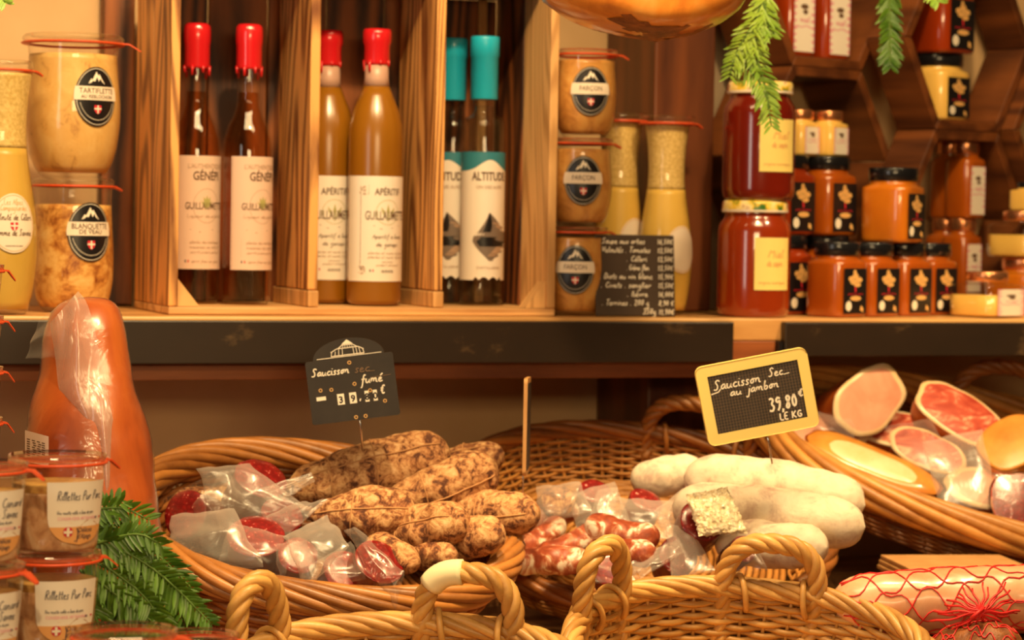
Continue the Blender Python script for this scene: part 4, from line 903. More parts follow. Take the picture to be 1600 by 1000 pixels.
# big round honey jars
def bigjar(label, loc, mat, R, h, lidmat):
    t = thing('honey_jar', label, 'jar', loc, (0, 0, 0), 'big round honey jars')
    prof = [(.001, 0), (R*.90, .0005), (R*.97, .005), (R, .014), (R, h*.73), (R*.97, h*.79), (R*.86, h*.845), (R*.82, h*.87), (R*.82, h*.90)]
    mb = MB(); mb.lathe(prof, 44, caps=False, sx=1, sy=1); mb.build('honey_filled_glass', M[mat], t)
    mb = MB(); mb.lathe([(R*.82, h*.895), (R*.90, h*.90), (R*.905, h*.925), (R*.90, h*.975), (R*.86, h), (.001, h)], 40); mb.build('lid', M[lidmat], t)
    mb = MB(); mb.lathe([(R*.906, h*.902), (R*.912, h*.91), (R*.906, h*.92)], 40, caps=False); mb.build('lid_edge', M['lidwhite'], t)
    f = lathe_map(prof, .12, h*.46, .001); w, hh = .0255, .0330
    it = [t_rect(-w, -hh, w, hh, 0, 0, 14, 4)]+t_hand('Miel', -.35*w, .25*hh, .16*hh, 1, .05*hh, length=.9*w)+t_hand('de sapin', -.4*w, -.08*hh, .13*hh, 1, .04*hh, length=.9*w)
    it += t_hand('origine montagne', -.8*w, -.75*hh, .05*hh, 1, .02*hh, length=1.5*w)
    art('label', [M['paper_yellow'], M['gold']], it, f, t)
    return t
YB = .058
xb_ = XS(1176, YB)
bigjar('big round chestnut honey jar with yellow label, lower of two', (xb_, YB, ZS+.0005), 'honey_r', .0465, .147, 'lidpat')
bigjar('big round dark honey jar with yellow label, upper of two', (xb_+.004, YB, ZS+.0010+.147), 'honey_d', .0462, .150, 'lidpat')
# ------------------------------------------------------------------ evergreen sprigs
def sprig(name, label, paths, D, ll, lw, step, mat, cat='greenery', group=None, seed=1, fan=1.0):
    rnd = random.Random(seed); P0 = atD(paths[0][0][0], paths[0][0][1], D)
    t = thing(name, label, cat, P0, (0, 0, 0), group)
    ms, ml = MB(), MB()
    for pth in paths:
        pts = np.array([atD(p[0], p[1], D+(p[2] if len(p) > 2 else 0)) for p in pth])
        n = max(12, int(np.sum(np.linalg.norm(np.diff(pts, axis=0), axis=1))/step))
        c = resample(pts, n); T, _, _ = frames(c)
        ms.tube(c, np.linspace(.0017, .0008, n), 5)
        for i in range(1, n):
            Ln = ll*(1.0 if i < n*.75 else .55+.45*(n-i)/(n*.25))*rnd.uniform(.8, 1.1)
            side = np.cross(T[i], -CF); side /= max(np.linalg.norm(side), 1e-6)
            for sg in (-1, 1):
                out = -CF*rnd.uniform(-.2, .75)
                d = side*sg*fan+T[i]*rnd.uniform(.55, .95)+out; d /= np.linalg.norm(d)
                nrm = np.cross(d, T[i]); nrm /= max(np.linalg.norm(nrm), 1e-6); wv = np.cross(nrm, d)
                droop = np.array([0, 0, -1.0])*Ln*.16
                rows = []
                for (s, w) in ((0, .25), (.3, .9), (.6, 1.0), (.85, .6), (1, .08)):
                    m = c[i]+d*Ln*s+droop*s*s
                    rows.append([m-wv*lw*w/2+nrm*lw*.12, m, m+wv*lw*w/2+nrm*lw*.12])
                ml.grid(np.array(rows))
    ms.build('stem', M['stem'], t, P0); ml.build('leaves', M[mat], t, P0)
    return t
sprig('evergreen_sprig', 'light green needled sprig hanging in front of the upper big honey jar', [[(1196, -12), (1176, 40), (1150, 80), (1140, 118)], [(1200, -12), (1190, 50), (1172, 80), (1150, 96)], [(1148, 82), (1170, 108), (1196, 140), (1205, 196)], [(1176, 50), (1182, 92), (1194, 125), (1203, 170)], [(1190, -10), (1198, 30), (1204, 55)]], 2.80, .0205, .0038, .0050, 'leaf_l', seed=3)
sprig('evergreen_sprig', 'dim green sprig tip hanging between the two top hexagons', [[(1388, -20), (1390, 40), (1391, 104)]], 3.02, .020, .0048, .0034, 'leaf', seed=5)
sprig('evergreen_sprig', 'small light green sprig tip at the top edge above the dark honey jar', [[(1452, -40), (1458, -12), (1466, 2)]], 2.9, .016, .0044, .0036, 'leaf_l', seed=6)
sprig('evergreen_sprig', 'light green sprig tip in the top left corner of the frame', [[(-20, -30), (-4, -12), (8, 4)]], 2.55, .013, .0040, .0034, 'leaf_l', seed=7)
fern = [[(128, 800), (190, 790), (232, 812)], [(130, 812), (190, 826), (250, 868), (300, 920)], [(140, 840), (205, 865), (262, 905), (330, 975)], [(130, 868), (190, 900), (230, 945), (268, 992)],
        [(125, 890), (165, 935), (190, 975), (215, 1010)], [(130, 920), (150, 960), (160, 1010)], [(150, 830), (160, 795), (190, 782)], [(200, 850), (250, 900), (285, 960), (300, 1000)], [(160, 880), (240, 940), (255, 1000)], [(140, 900), (200, 935), (240, 985)], [(135, 830), (185, 850), (225, 850)], [(150, 850), (215, 830), (250, 850)], [(180, 880), (240, 900), (300, 945)], [(130, 890), (180, 940), (228, 1000)], [(150, 905), (215, 955), (280, 1000)]]
sprig('fern_branch', 'bushy green fern like branch beside the rillettes jars', [[(a, b, .03*math.sin(i*2.1)) for a, b in p] for i, p in enumerate(fern)], 2.16, .0195, .0038, .0036, 'leaf', 'greenery', None, 9)
# ------------------------------------------------------------------ wicker baskets
def basket(name, label, center, tilt, roll, yaw, a, b, h, mat, rimmat, k=.80, ns=44, rows=16, rim=(4, .0065, .0062, 26), handles=(), hmat=None, group=None, e=2.3, flare=.7, tape=None):
    R = Matrix.Rotation(yaw, 3, 'Z') @ Matrix.Rotation(tilt, 3, 'X') @ Matrix.Rotation(roll, 3, 'Y')
    base = np.array(center)-np.array(R @ Vector((0, 0, h)))
    t = thing(name, label, 'basket', base, R.to_euler(), group)
    def pt(ang, z, off=0.0):
        s = k+(1-k)*max(z/h, 0)**flare; c, q = np.cos(ang), np.sin(ang)
        r = (np.abs(c)**e+np.abs(q)**e)**(-1/e)
        return np.stack([(a*s+off)*r*c, (b*s+off)*r*q, np.full(np.shape(ang), z)], -1)
    mb = MB(); n = ns*4; t_ = np.linspace(0, 2*PI, n, endpoint=False)
    dz = h/rows
    for j in range(rows):
        z = (j+.6)*dz; off = .0028*np.cos(ns/2*t_+PI*j)
        P = pt(t_, z); Pn = pt(t_, z, .01)-P; Pn /= np.linalg.norm(Pn, axis=1, keepdims=True)
        mb.tube(P+Pn*off[:, None], dz*.58, 5, 0, True)
    for i in range(ns):
        zz = np.linspace(.001, h, 6); mb.tube(np.array([pt(np.array(2*PI*i/ns), z) for z in zz]), .0021, 5)
    mb.build('woven_wall', M[mat], t)
    mb = MB()
    for q in np.linspace(.06, .97, max(10, int(b*k/.0068))):
        nq = max(24, int(n*.5)); tt = np.linspace(0, 2*PI, nq, endpoint=False); P = pt(tt, 0)*q
        P[:, 2] = .003+.0012*np.cos(nq/2*tt*.5+q*90); mb.tube(P, .0037, 5, 0, True)
    mb.build('woven_base', M[mat], t)
    kk, rad, rs, turns = rim; nr = 300
    tt = np.linspace(0, 2*PI, nr, endpoint=False); mb = MB()
    rope(mb, pt(tt, h+rad*.4, .001), rad, rs, kk, turns, 7, True)
    mb.build('rim', M[rimmat], t)
    for (t0, t1, hh, lean) in handles:
        p0, p1 = pt(np.array(t0), h), pt(np.array(t1), h); mid = (p0+p1)/2; outv = mid*np.array([1, 1, 0]); outv /= np.linalg.norm(outv)
        u = np.linspace(0, PI, 46); x = np.cos(u); zz = np.sin(u)
        sx = np.sign(x)*np.abs(x)**.72; sz = zz**.72
        path = mid[None]+(p0-mid)[None]*sx[:, None]+np.array([0, 0, hh])[None]*sz[:, None]+outv[None]*lean*sz[:, None]
        leg0 = pt(np.array(t0), h*.45, .004); leg1 = pt(np.array(t1), h*.45, .004)
        path = np.concatenate([[leg0], (leg0+path[:1])/2+outv*.006, path, (leg1+path[-1:])/2+outv*.006, [leg1]])
        path = resample(path, 70, smooth=1); L = np.sum(np.linalg.norm(np.diff(path, axis=0), axis=1))
        mb = MB(); rope(mb, path, .0056, .0053, 4, L/.066, 7); hd = mb.build('handle', M[hmat or rimmat], t)
        if tape is not None and (t0, t1, hh, lean) == handles[tape]:
            mb = MB(); mb.tube(path[25:34], .0122, 18); mb.build('tape', M['tape'], hd)['label'] = 'torn piece of pale yellow tape'
        for tc, sg in ((t0, -1), (t1, 1)):
            mb = MB(); c = pt(np.array(tc+sg*.09), h)
            o = pt(np.array(tc+sg*.09), h, .02)-c; o /= np.linalg.norm(o); w = np.linspace(-.6*PI, 1.3*PI, 22); up = np.array([0, 0, 1.0])
            sid = np.cross(o, up)
            mb.tube(c[None]+.015*np.cos(w)[:, None]*o+(.019*np.sin(w)-.002)[:, None]*up+sid[None]*np.linspace(-.010, .010, 22)[:, None], .0033, 6)
            mb.build('binding', M[hmat or rimmat], hd)
    return t
d2 = math.radians
B_L = basket('wicker_basket', 'shallow oval wicker basket piled with smoked sausages and packed salami', atD(506, 826, 2.60), d2(22), d2(7), d2(-20), .198, .152, .084, 'wicker_dark', 'wicker_dimmed', .80, 44, 10, (9, .0130, .0058, 3.4))
B_M = basket('wicker_basket', 'wide wicker basket of white sausages and paper packs in the middle', atD(1000, 806, 2.88), d2(26), d2(4), d2(-20), .224, .190, .054, 'wicker', 'wicker_dark', .82, 50, 14, (5, .0070, .0058, 6), ((d2(86), d2(52), .056, .006),), 'wicker_dimmed')
B_R = basket('wicker_basket', 'big tilted wicker basket of cured hams at the right', atD(1580, 742, 3.06), d2(20), d2(13), d2(-20), .327, .200, .062, 'wicker_dark', 'wicker', .80, 50, 16, (8, .0150, .0072, 3.0), ((d2(98), d2(68), .070, .0),), 'wicker_dark')
B_FL = basket('wicker_basket', 'pale wicker basket with yellow tape on its rope handle, front left', atD(640, 1080, 2.14), d2(20), 0, d2(-20), .162, .115, .115, 'wicker_pale', 'wicker_pale', .84, 44, 17, (6, .0072, .0048, 7), ((d2(88), d2(57), .060, .004), (d2(161), d2(136), .072, .004)), 'wicker_pale', 'pale handled baskets in front', tape=0)
B_FR = basket('wicker_basket', 'pale wicker basket with two bare rope handles, front right', atD(1178, 1028, 2.34), d2(21), d2(3), d2(-20), .176, .130, .104, 'wicker_pale', 'wicker_pale', .84, 44, 17, (6, .0072, .0048, 7), ((d2(97), d2(66), .057, .004), (d2(158), d2(133), .070, .004)), 'wicker_pale', 'pale handled baskets in front')
# yellow paper tape around the handle of the front left basket
def ctr(px, py, D): return atD(px, py, D)
# ------------------------------------------------------------------ sausages
def surf_body(p0, p1, r, seed, taper=(.6, .85), lump=.10, nseg=44, nring=30, ends=(1, 1), bend=0.0, groove=None, sag=0.0):
    p0, p1 = np.array(p0), np.array(p1); d = p1-p0; L = np.linalg.norm(d); d /= L
    u = np.cross(d, CF); u /= np.linalg.norm(u); w = np.cross(u, d)      # w faces the camera or away
    if w@CF > 0: w = -w
    s = np.linspace(0, 1, nseg); rr = np.zeros(nseg)
    el = min(1.15*r/L, .45)
    for i, x in enumerate(s):
        base = taper[0]+(1-taper[0])*min(1, x/.45)**.8 if x < .45 else taper[1]+(1-taper[1])*min(1, (1-x)/.45)**.8
        c = 1.0
        if ends[0] and x < el: c = math.sqrt(max(0, 1-((el-x)/el)**2.2))
        if ends[1] and x > 1-el: c = min(c, math.sqrt(max(0, 1-((x-1+el)/el)**2.2)))
        rr[i] = r*base*max(c, .02)
    cen = p0[None]+d[None]*(s*L)[:, None]+u[None]*(bend*np.sin(s*PI))[:, None]
    t = np.linspace(0, 2*PI, nring, endpoint=False); P = np.zeros((nseg, nring, 3)); off = np.array([seed*3.7, seed*1.3, seed*2.1])
    for i in range(nseg):
        for j in range(nring):
            n = math.cos(t[j])*w+math.sin(t[j])*u
            q = cen[i]+n*rr[i]
            k = 1+lump*(fbm(q+off, 28, 3)+.6*fbm(q+off, 75, 2))
            if groove is not None:
                dt = (t[j]-groove+PI) % (2*PI)-PI; k -= .10*math.exp(-(dt/.13)**2)
            P[i, j] = cen[i]+n*rr[i]*k
    return P, cen, u, w, d
def sausage(name, label, a, b, r, mat, seed, group, taper=(.55, .88), lump=.15, rings=(.3, .62), lines=(.35,), bend=0.0, cat='sausage'):
    p0, p1 = atD(*a), atD(*b); O = (p0+p1)/2
    t = thing(name, label, cat, O, (0, 0, 0), group)
    P, cen, u, w, d = surf_body(p0, p1, r, seed, taper, lump, bend=bend, groove=lines[0] if lines else None)
    mb = MB(); mb.grid(P, cv=True); mb.build('casing', M[mat], t, O)
    nseg, nring = P.shape[:2]
    for x in rings:
        f = x*(nseg-1); i = int(f); Q = P[i]*(1-f+i)+P[i+1]*(f-i); sl = d*r*.12*np.sin(np.linspace(0, 2*PI, nring, endpoint=False))[:, None]
        mb = MB(); c = Q.mean(0); mb.tube(c+(Q-c)*1.015+sl, .0009, 5, 0, True); mb.build('string', M['string'], t, O)
    for th_ in lines:
        f = (th_ % (2*PI))/(2*PI)*nring; j = int(f) % nring; Q = P[3:-3, j]*(1-f+int(f))+P[3:-3, (j+1) % nring]*(f-int(f)); c = cen[3:-3]
        mb = MB(); mb.tube(c+(Q-c)*1.02, .0009, 5); mb.build('string', M['string'], t, O)
    return t
sg = 'smoked sausages piled in the left basket'
sausage('smoked_sausage', 'largest mould speckled smoked sausage lying on top, pierced by the black sign', (448, 768, 2.66), (704, 704, 2.70), .0322, 'mould', 1, sg, (.62, .92), .10, (.25, .52), (.5, ))
sausage('smoked_sausage', 'smoked sausage at the back right, mostly hidden behind the largest one', (640, 745, 2.78), (788, 708, 2.76), .0215, 'mould_d', 2, sg, (.7, .9), .12, (.6,), (.9,))
sausage('smoked_sausage', 'smoked sausage just under the right end of the largest one', (600, 800, 2.64), (778, 728, 2.66), .0285, 'mould', 3, sg, (.7, .95), .10, (.35,), (-.35,))
sausage('smoked_sausage', 'dark smoked sausage pointing left above the packed salami', (480, 806, 2.58), (652, 800, 2.575), .0272, 'mould_d', 4, sg, (.35, .98), .12, (.42,), (.3,))
sausage('smoked_sausage', 'smoked sausage with creased end in the centre of the pile', (590, 845, 2.60), (728, 812, 2.53), .0262, 'mould', 5, sg, (.8, .92), .12, (.35,), (.55,))
sausage('smoked_sausage', 'smoked sausage at the far right resting on the basket rim', (690, 815, 2.66), (842, 800, 2.60), .0270, 'mould', 6, sg, (.8, .80), .10, (.45,), (.05,))
sausage('smoked_sausage', 'round ended smoked sausage low at the right above the rim', (680, 850, 2.60), (782, 832, 2.53), .0235, 'mould', 7, sg, (.9, .95), .12, (.4,), ())
sausage('smoked_sausage', 'small smoked sausage tip peeking out right of the salami packs', (575, 850, 2.55), (652, 882, 2.50), .0165, 'mould', 8, sg, (.9, .8), .14, (), ())
sausage('smoked_sausage', 'shaded smoked sausage under the pile beside the taped handle', (640, 868, 2.56), (712, 868, 2.52), .0160, 'mould_d', 9, sg, (.9, .8), .14, (), ())
sausage('smoked_sausage', 'shaded smoked sausage lying behind the packed salami at the pile left', (250, 800, 2.68), (470, 800, 2.68), .0300, 'mould_d', 10, sg, (.8, .8), .10, (), ())
# vacuum packed salami halves: a dark casing, a red cut face and a clear film pouch
def sheet(corners, bulge, wr, seed, nu=34, nv=34, ridge=3):
    c = [atD(*q) for q in corners]; P = np.zeros((nu, nv, 3)); rnd = random.Random(seed); ph = [rnd.uniform(0, 6) for _ in range(8)]
    for i in range(nu):
        for j in range(nv):
            u, v = i/(nu-1), j/(nv-1)
            q = c[0]*(1-u)*(1-v)+c[1]*u*(1-v)+c[2]*u*v+c[3]*(1-u)*v
            edge = (math.sin(PI*u)*math.sin(PI*v))**.5
            n1 = 1-abs(fbm((u*1.7+ph[0], v*1.7+ph[1], seed), 1.0, 1))*2.4
            n2 = 1-abs(fbm((u*3.2+ph[2], v*3.2+ph[3], seed+3), 1.0, 1))*2
            side = c[1]-c[0]; sl = np.linalg.norm(side)
            q = q-CF*(bulge*edge+wr*(n1*.55+n2*.12)) + side/sl*wr*fbm((u*3, v*3, seed+9), 1.0, 1)*.7+CU*wr*fbm((v*3, u*3, seed+5), 1.0, 1)*.7
            P[i, j] = q
    return P
def film(name, corners, bulge, wr, seed, mat, parent, O):
    P = sheet(corners, bulge, wr, seed)
    if mat == 'foil':
        for i in range(34):
            for j in range(34): P[i, j] += camvec(.4, .5, 1)*.0045*fbm((i*.55, j*.55, seed), 1.0, 3)
    mb = MB(); mb.grid(P); o = mb.build(name, M[mat], parent, O)
    return o
def packed(label, face, nrm, L, r, films, seed, group, sq=.8, mats=('darkcase', 'salami'), cat='salami', name='packed_salami'):
    c = atD(*face); n = camvec(*nrm); n /= np.linalg.norm(n)
    t = thing(name, label, cat, c, (0, 0, 0), group)
    P, cen, u, w, d = surf_body(c, c-n*L, r, seed, (1.0, .8), .05, 26, 30, (0, 1))
    mb = MB(); mb.grid(P, cv=True); mb.build('casing', M[mats[0]], t, c)
    F = [P[0]*(1-k)+P[0].mean(0)*k+n*(.0012+.002*k*(1-k)+.0006*k) for k in (.0, .04, .3, .6, .985)]
    F[0] = P[0]+n*.0002
    mb = MB(); mb.grid(np.array(F), cv=True); mb.build('cut_face', M[mats[1]], t, c)
    for k, (cs, bg, wr, mt) in enumerate(films): film('film_pouch', cs, bg, wr, seed*7+k, mt, t, c)
    return t
pg = 'vacuum packed salami halves in the left basket'
packed('packed salami with bright oval red cut face at the top of the packs', (407, 748, 2.60), (.35, .72, .55), .075, .0300, [([(306, 732, 2.580), (390, 724, 2.580), (476, 790, 2.565), (345, 832, 2.55)], .012, .005, 'film_milky'), ([(400, 765, 2.565), (486, 738, 2.575), (492, 752, 2.57), (425, 792, 2.56)], .002, .003, 'film_milky')], 21, pg)
packed('packed salami at the far left with round red cut face', (290, 803, 2.575), (-.42, .25, .85), .085, .0262, [([(252, 780, 2.56), (330, 740, 2.56), (400, 800, 2.55), (292, 835, 2.55)], .016, .003, 'film_thin'), ([(300, 790, 2.55), (352, 735, 2.56), (392, 790, 2.55), (318, 862, 2.54)], .010, .006, 'film')], 22, pg)
packed('packed salami with flat red cut face in the middle of the packs', (400, 838, 2.52), (.10, .78, .62), .080, .0300, [([(268, 806, 2.535), (366, 794, 2.525), (412, 886, 2.49), (264, 876, 2.51)], .014, .006, 'film_milky'), ([(358, 815, 2.515), (452, 838, 2.505), (446, 900, 2.49), (340, 888, 2.50)], .018, .004, 'film')], 23, pg)
packed('packed salami half tucked between the smoked sausages and the other packs', (440, 805, 2.57), (.35, .65, .65), .060, .0230, [([(396, 815, 2.555), (462, 785, 2.56), (515, 780, 2.555), (448, 838, 2.545)], .004, .004, 'film_milky')], 24, pg)
packed('packed salami under the big milky film fold, dark cut below', (540, 893, 2.49), (.30, .55, .78), .080, .0235, [([(442, 838, 2.50), (512, 804, 2.515), (546, 852, 2.485), (480, 922, 2.465)], .016, .006, 'film_milky'), ([(490, 880, 2.48), (548, 845, 2.49), (572, 905, 2.465), (478, 922, 2.47)], .010, .004, 'film')], 25, pg)
packed('packed salami at the right end, red face and film tip hanging over rim', (592, 878, 2.49), (.45, .62, .64), .080, .0270, [([(536, 828, 2.495), (556, 824, 2.495), (632, 892, 2.46), (618, 952, 2.45)], .008, .004, 'film'), ([(545, 850, 2.48), (600, 848, 2.475), (628, 905, 2.455), (560, 925, 2.46)], .012, .003, 'film_thin')], 26, pg)
packed('packed salami sliver of red between two film folds', (466, 868, 2.505), (.25, .55, .8), .070, .0210, [([(430, 850, 2.49), (480, 842, 2.49), (500, 900, 2.47), (436, 905, 2.475)], .010, .004, 'film')], 27, pg)
# ------------------------------------------------------------------ white sausages and paper packs in the middle basket
wg = 'white floured sausages in the middle basket'
sausage('white_sausage', 'thick white floured sausage on top, pierced by the yellow sign pin', (1068, 745, 2.76), (1352, 790, 2.70), .0315, 'whitemould', 31, wg, (.85, .90), .06, (), (), .004)
sausage('white_sausage', 'thick white floured sausage in front of the top one, reaching furthest right', (1050, 790, 2.695), (1352, 824, 2.63), .0300, 'whitemould', 32, wg, (.85, .88), .07, (), (), .003)
sausage('white_sausage', 'shorter white floured sausage lowest behind the right rope handle', (1120, 846, 2.66), (1292, 856, 2.58), .0265, 'whitemould', 33, wg, (.9, .85), .08, (), ())
sausage('white_sausage', 'white floured sausage wrapped in cream paper at the back left', (985, 752, 2.82), (1105, 735, 2.82), .0235, 'whitemould', 34, wg, (.9, .9), .10, (), ())
dg = 'thin dry sausages in the middle basket'
sausage('dry_sausage', 'thin red dry sausage at the far left beside the smoked sausages', (785, 868, 2.68), (880, 815, 2.74), .0150, 'drysaus', 41, dg, (.9, .9), .12, (), (), -.006)
sausage('dry_sausage', 'thin red dry sausage with white mould running to the left handle', (842, 870, 2.66), (952, 818, 2.72), .0165, 'drysaus', 42, dg, (.9, .9), .12, (), (), -.006)
sausage('dry_sausage', 'thin dry sausage with white tied end right of the left handle', (915, 818, 2.66), (1030, 842, 2.62), .0170, 'drysaus', 43, dg, (.9, .9), .14, (), (), -.004)
sausage('dry_sausage', 'thin dry sausage with red cut end behind the left handle', (930, 850, 2.66), (1022, 868, 2.60), .0155, 'drysaus', 44, dg, (.9, 1.0), .10, (), ())
sausage('dry_sausage', 'shaded thin dry sausage lowest at the basket left', (800, 882, 2.66), (925, 880, 2.64), .0160, 'drysaus', 45, dg, (.9, .9), .14, (), (), .004)
sausage('dry_sausage', 'thin dry sausage lying behind the two red ones at left', (800, 820, 2.76), (905, 795, 2.78), .0150, 'drysaus', 46, dg, (.9, .9), .14, (), ())
mg = 'film wrapped pieces in the middle basket'
packed('film wrapped brown sausage piece right behind the edge-on sign', (872, 782, 2.76), (.2, .5, .8), .07, .020, [([(838, 760, 2.745), (905, 752, 2.745), (925, 800, 2.72), (840, 822, 2.72)], .010, .006, 'film_milky')], 51, mg, mats=('mould_d', 'mould_d'))
packed('film wrapped red piece at the back of the middle basket', (930, 768, 2.78), (.2, .7, .6), .06, .0190, [([(890, 772, 2.755), (960, 752, 2.755), (985, 815, 2.72), (900, 828, 2.72)], .010, .005, 'film_milky'), ([(935, 765, 2.75), (965, 760, 2.75), (958, 830, 2.72), (915, 825, 2.72)], .004, .003, 'film_milky')], 52, mg)
packed('film wrapped piece with thin red edge in the basket centre', (1010, 782, 2.75), (.3, .75, .5), .06, .0200, [([(965, 775, 2.735), (1062, 785, 2.72), (1080, 850, 2.68), (972, 838, 2.69)], .010, .006, 'film_milky'), ([(1020, 800, 2.70), (1068, 762, 2.73), (1072, 800, 2.70), (1045, 850, 2.67)], .006, .004, 'film_milky')], 53, mg)
packed('foil topped red piece glittering left of the white sausages', (1098, 812, 2.62), (.15, .45, .85), .07, .0250, [([(1072, 772, 2.605), (1136, 762, 2.61), (1170, 832, 2.575), (1092, 838, 2.575)], .014, .005, 'foil')], 54, mg)
packed('film wrapped red piece hanging behind the right rope handle', (1162, 858, 2.60), (.3, .4, .85), .06, .0150, [([(1120, 838, 2.60), (1172, 832, 2.59), (1200, 892, 2.56), (1150, 900, 2.57)], .008, .003, 'film')], 55, mg)
packed('paper wrapped pink piece between the two front rope handles', (1060, 868, 2.63), (.2, .4, .9), .06, .0220, [([(1040, 820, 2.63), (1075, 818, 2.63), (1118, 890, 2.575), (1050, 908, 2.58)], .010, .004, 'film_milky'), ([(985, 878, 2.60), (1060, 840, 2.62), (1072, 862, 2.60), (1000, 905, 2.585)], .006, .005, 'film_milky')], 56, mg)
packed('film wrapped shaded piece under the thin dry sausages', (955, 890, 2.60), (.0, .4, .9), .06, .0190, [([(905, 868, 2.60), (985, 880, 2.59), (1010, 922, 2.56), (912, 905, 2.58)], .008, .005, 'film')], 57, mg)
# ------------------------------------------------------------------ hams in the right basket
def blob(name, label, cat, pts, mat, seed, lump=.08, parts=(), group=None):
    """pts: rings (px, py, D, rx, ry) along an axis"""
    O = atD(*pts[len(pts)//2][:3]); t = thing(name, label, cat, O, (0, 0, 0), group); return t, O
HSH = .21
def hamhalf(label, face, nrm, L, rx, ry, rot, seed, rind, meat, fatw=.16, fat='hamfat', name='ham_piece', taper=.75, films=()):
    rx, ry = rx*1.075, ry*1.075; face = (face[0], face[1], face[2]+HSH); films = [([(q[0], q[1], q[2]+HSH) for q in co], bg, wr, mt) for co, bg, wr, mt in films]
    c = atD(*face); n = camvec(*nrm); n /= np.linalg.norm(n)
    t = thing(name, label, 'ham', c, (0, 0, 0), 'cured ham pieces in the right basket')
    u = np.cross(n, CF) if abs(n@CF) < .97 else CR; u = u/np.linalg.norm(u); w = np.cross(n, u)
    u, w = u*math.cos(rot)+w*math.sin(rot), w*math.cos(rot)-u*math.sin(rot)
    th = np.linspace(0, 2*PI, 40, endpoint=False); cs, sn = np.cos(th), np.sin(th); rr = (np.abs(cs)**2.5+np.abs(sn)**2.5)**(-1/2.5)
    lf = np.array([1+.09*fbm((math.cos(q)*1.3+seed, math.sin(q)*1.3, seed), 1, 2) for q in th])
    ring = (u[None]*(rx*cs*rr*lf)[:, None]+w[None]*(ry*sn*rr*lf)[:, None])
    P = []
    for s in np.linspace(0, 1, 22):
        k = (1+.05*math.sin(s*5+seed))*(1-(1-taper)*s)*(1 if s < .7 else math.sqrt(max(0, 1-((s-.7)/.3)**2)))
        P.append(c-n*L*s+ring*max(k, .02)*(1+.05*np.array([fbm(c-n*L*s+ring[q], 30, 2)+0 for q in range(40)]))[:, None])
    mb = MB(); mb.grid(np.array(P), cv=True); mb.build('rind', M[rind], t, c)
    mb = MB(); mb.grid(np.array([c+ring*k+n*e for k, e in ((1.0, .0003), (.985, .002), (1-fatw, .0026))]), cv=True); mb.build('fat_band', M[fat], t, c)
    mb = MB(); mb.grid(np.array([c+ring*k+n*e for k, e in ((1-fatw, .0026), (.55, .004), (.3, .0045), (.01, .0046))]), cv=True); mb.build('cut_face', M[meat], t, c)
    for k, (co, bg, wr, mt) in enumerate(films): film('film_pouch', co, bg, wr, seed*5+k, mt, t, c)
    return t
hamhalf('round pink ham end with pale fat edge at the back of the right basket', (1358, 626, 2.86), (.30, .18, .93), .11, .050, .035, .12+PI/2, 61, 'hamskin', 'hampink', .14)
hamhalf('red streaked bacon slab at the top right of the right basket', (1500, 648, 2.82), (.25, .62, .74), .05, .056, .036, -.25, 62, 'hamskin', 'hamred', .10)
hamhalf('orange smoked ham chunk against the right frame edge', (1582, 692, 2.76), (-.2, .6, .75), .08, .040, .034, .3, 63, 'hamorange', 'hamorange', .1, 'hamorange')
hamhalf('long pale fat slab with brown rind end along the basket rim', (1362, 722, 2.74), (.10, .72, .68), .03, .080, .024, -.36, 64, 'hamskin', 'hamfat', .34, 'hamorange')
hamhalf('dark red cured piece right of the white film bag at the frame edge', (1590, 785, 2.70), (.1, .5, .85), .06, .030, .036, .1, 65, 'darkcase', 'salami', .04, 'hamred', films=[([(1552, 738, 2.685), (1625, 735, 2.685), (1625, 830, 2.665), (1548, 822, 2.665)], .008, .004, 'film_thin')])
hamhalf('pink meat scrap under the bacon slab in shrink film', (1450, 705, 2.79), (.1, .6, .8), .05, .045, .026, -.3, 66, 'hamskin', 'hamred', .12, films=[([(1440, 690, 2.765), (1535, 670, 2.765), (1560, 800, 2.70), (1468, 790, 2.70)], .012, .004, 'film_milky'), ([(1380, 665, 2.79), (1455, 655, 2.79), (1500, 745, 2.735), (1440, 760, 2.735)], .008, .004, 'film')])
hamhalf('wrapped ham pieces at the left end of the right basket, behind the yellow sign', (1290, 675, 2.88), (-.1, .6, .8), .06, .055, .026, -.2, 67, 'hamskin', 'hampink', .2, films=[([(1262, 640, 2.845), (1330, 655, 2.845), (1345, 720, 2.80), (1250, 705, 2.81)], .010, .005, 'film')])
hamhalf('pink ham offcut low in the right basket, right of the fat slab', (1545, 765, 2.74), (.0, .7, .7), .05, .050, .030, -.3, 68, 'hamskin', 'hampink', .2)
hamhalf('cured ham bed piece filling the middle of the right basket', (1440, 680, 2.88), (.0, .8, .6), .06, .085, .035, -.3, 69, 'hamskin', 'hamred', .12)
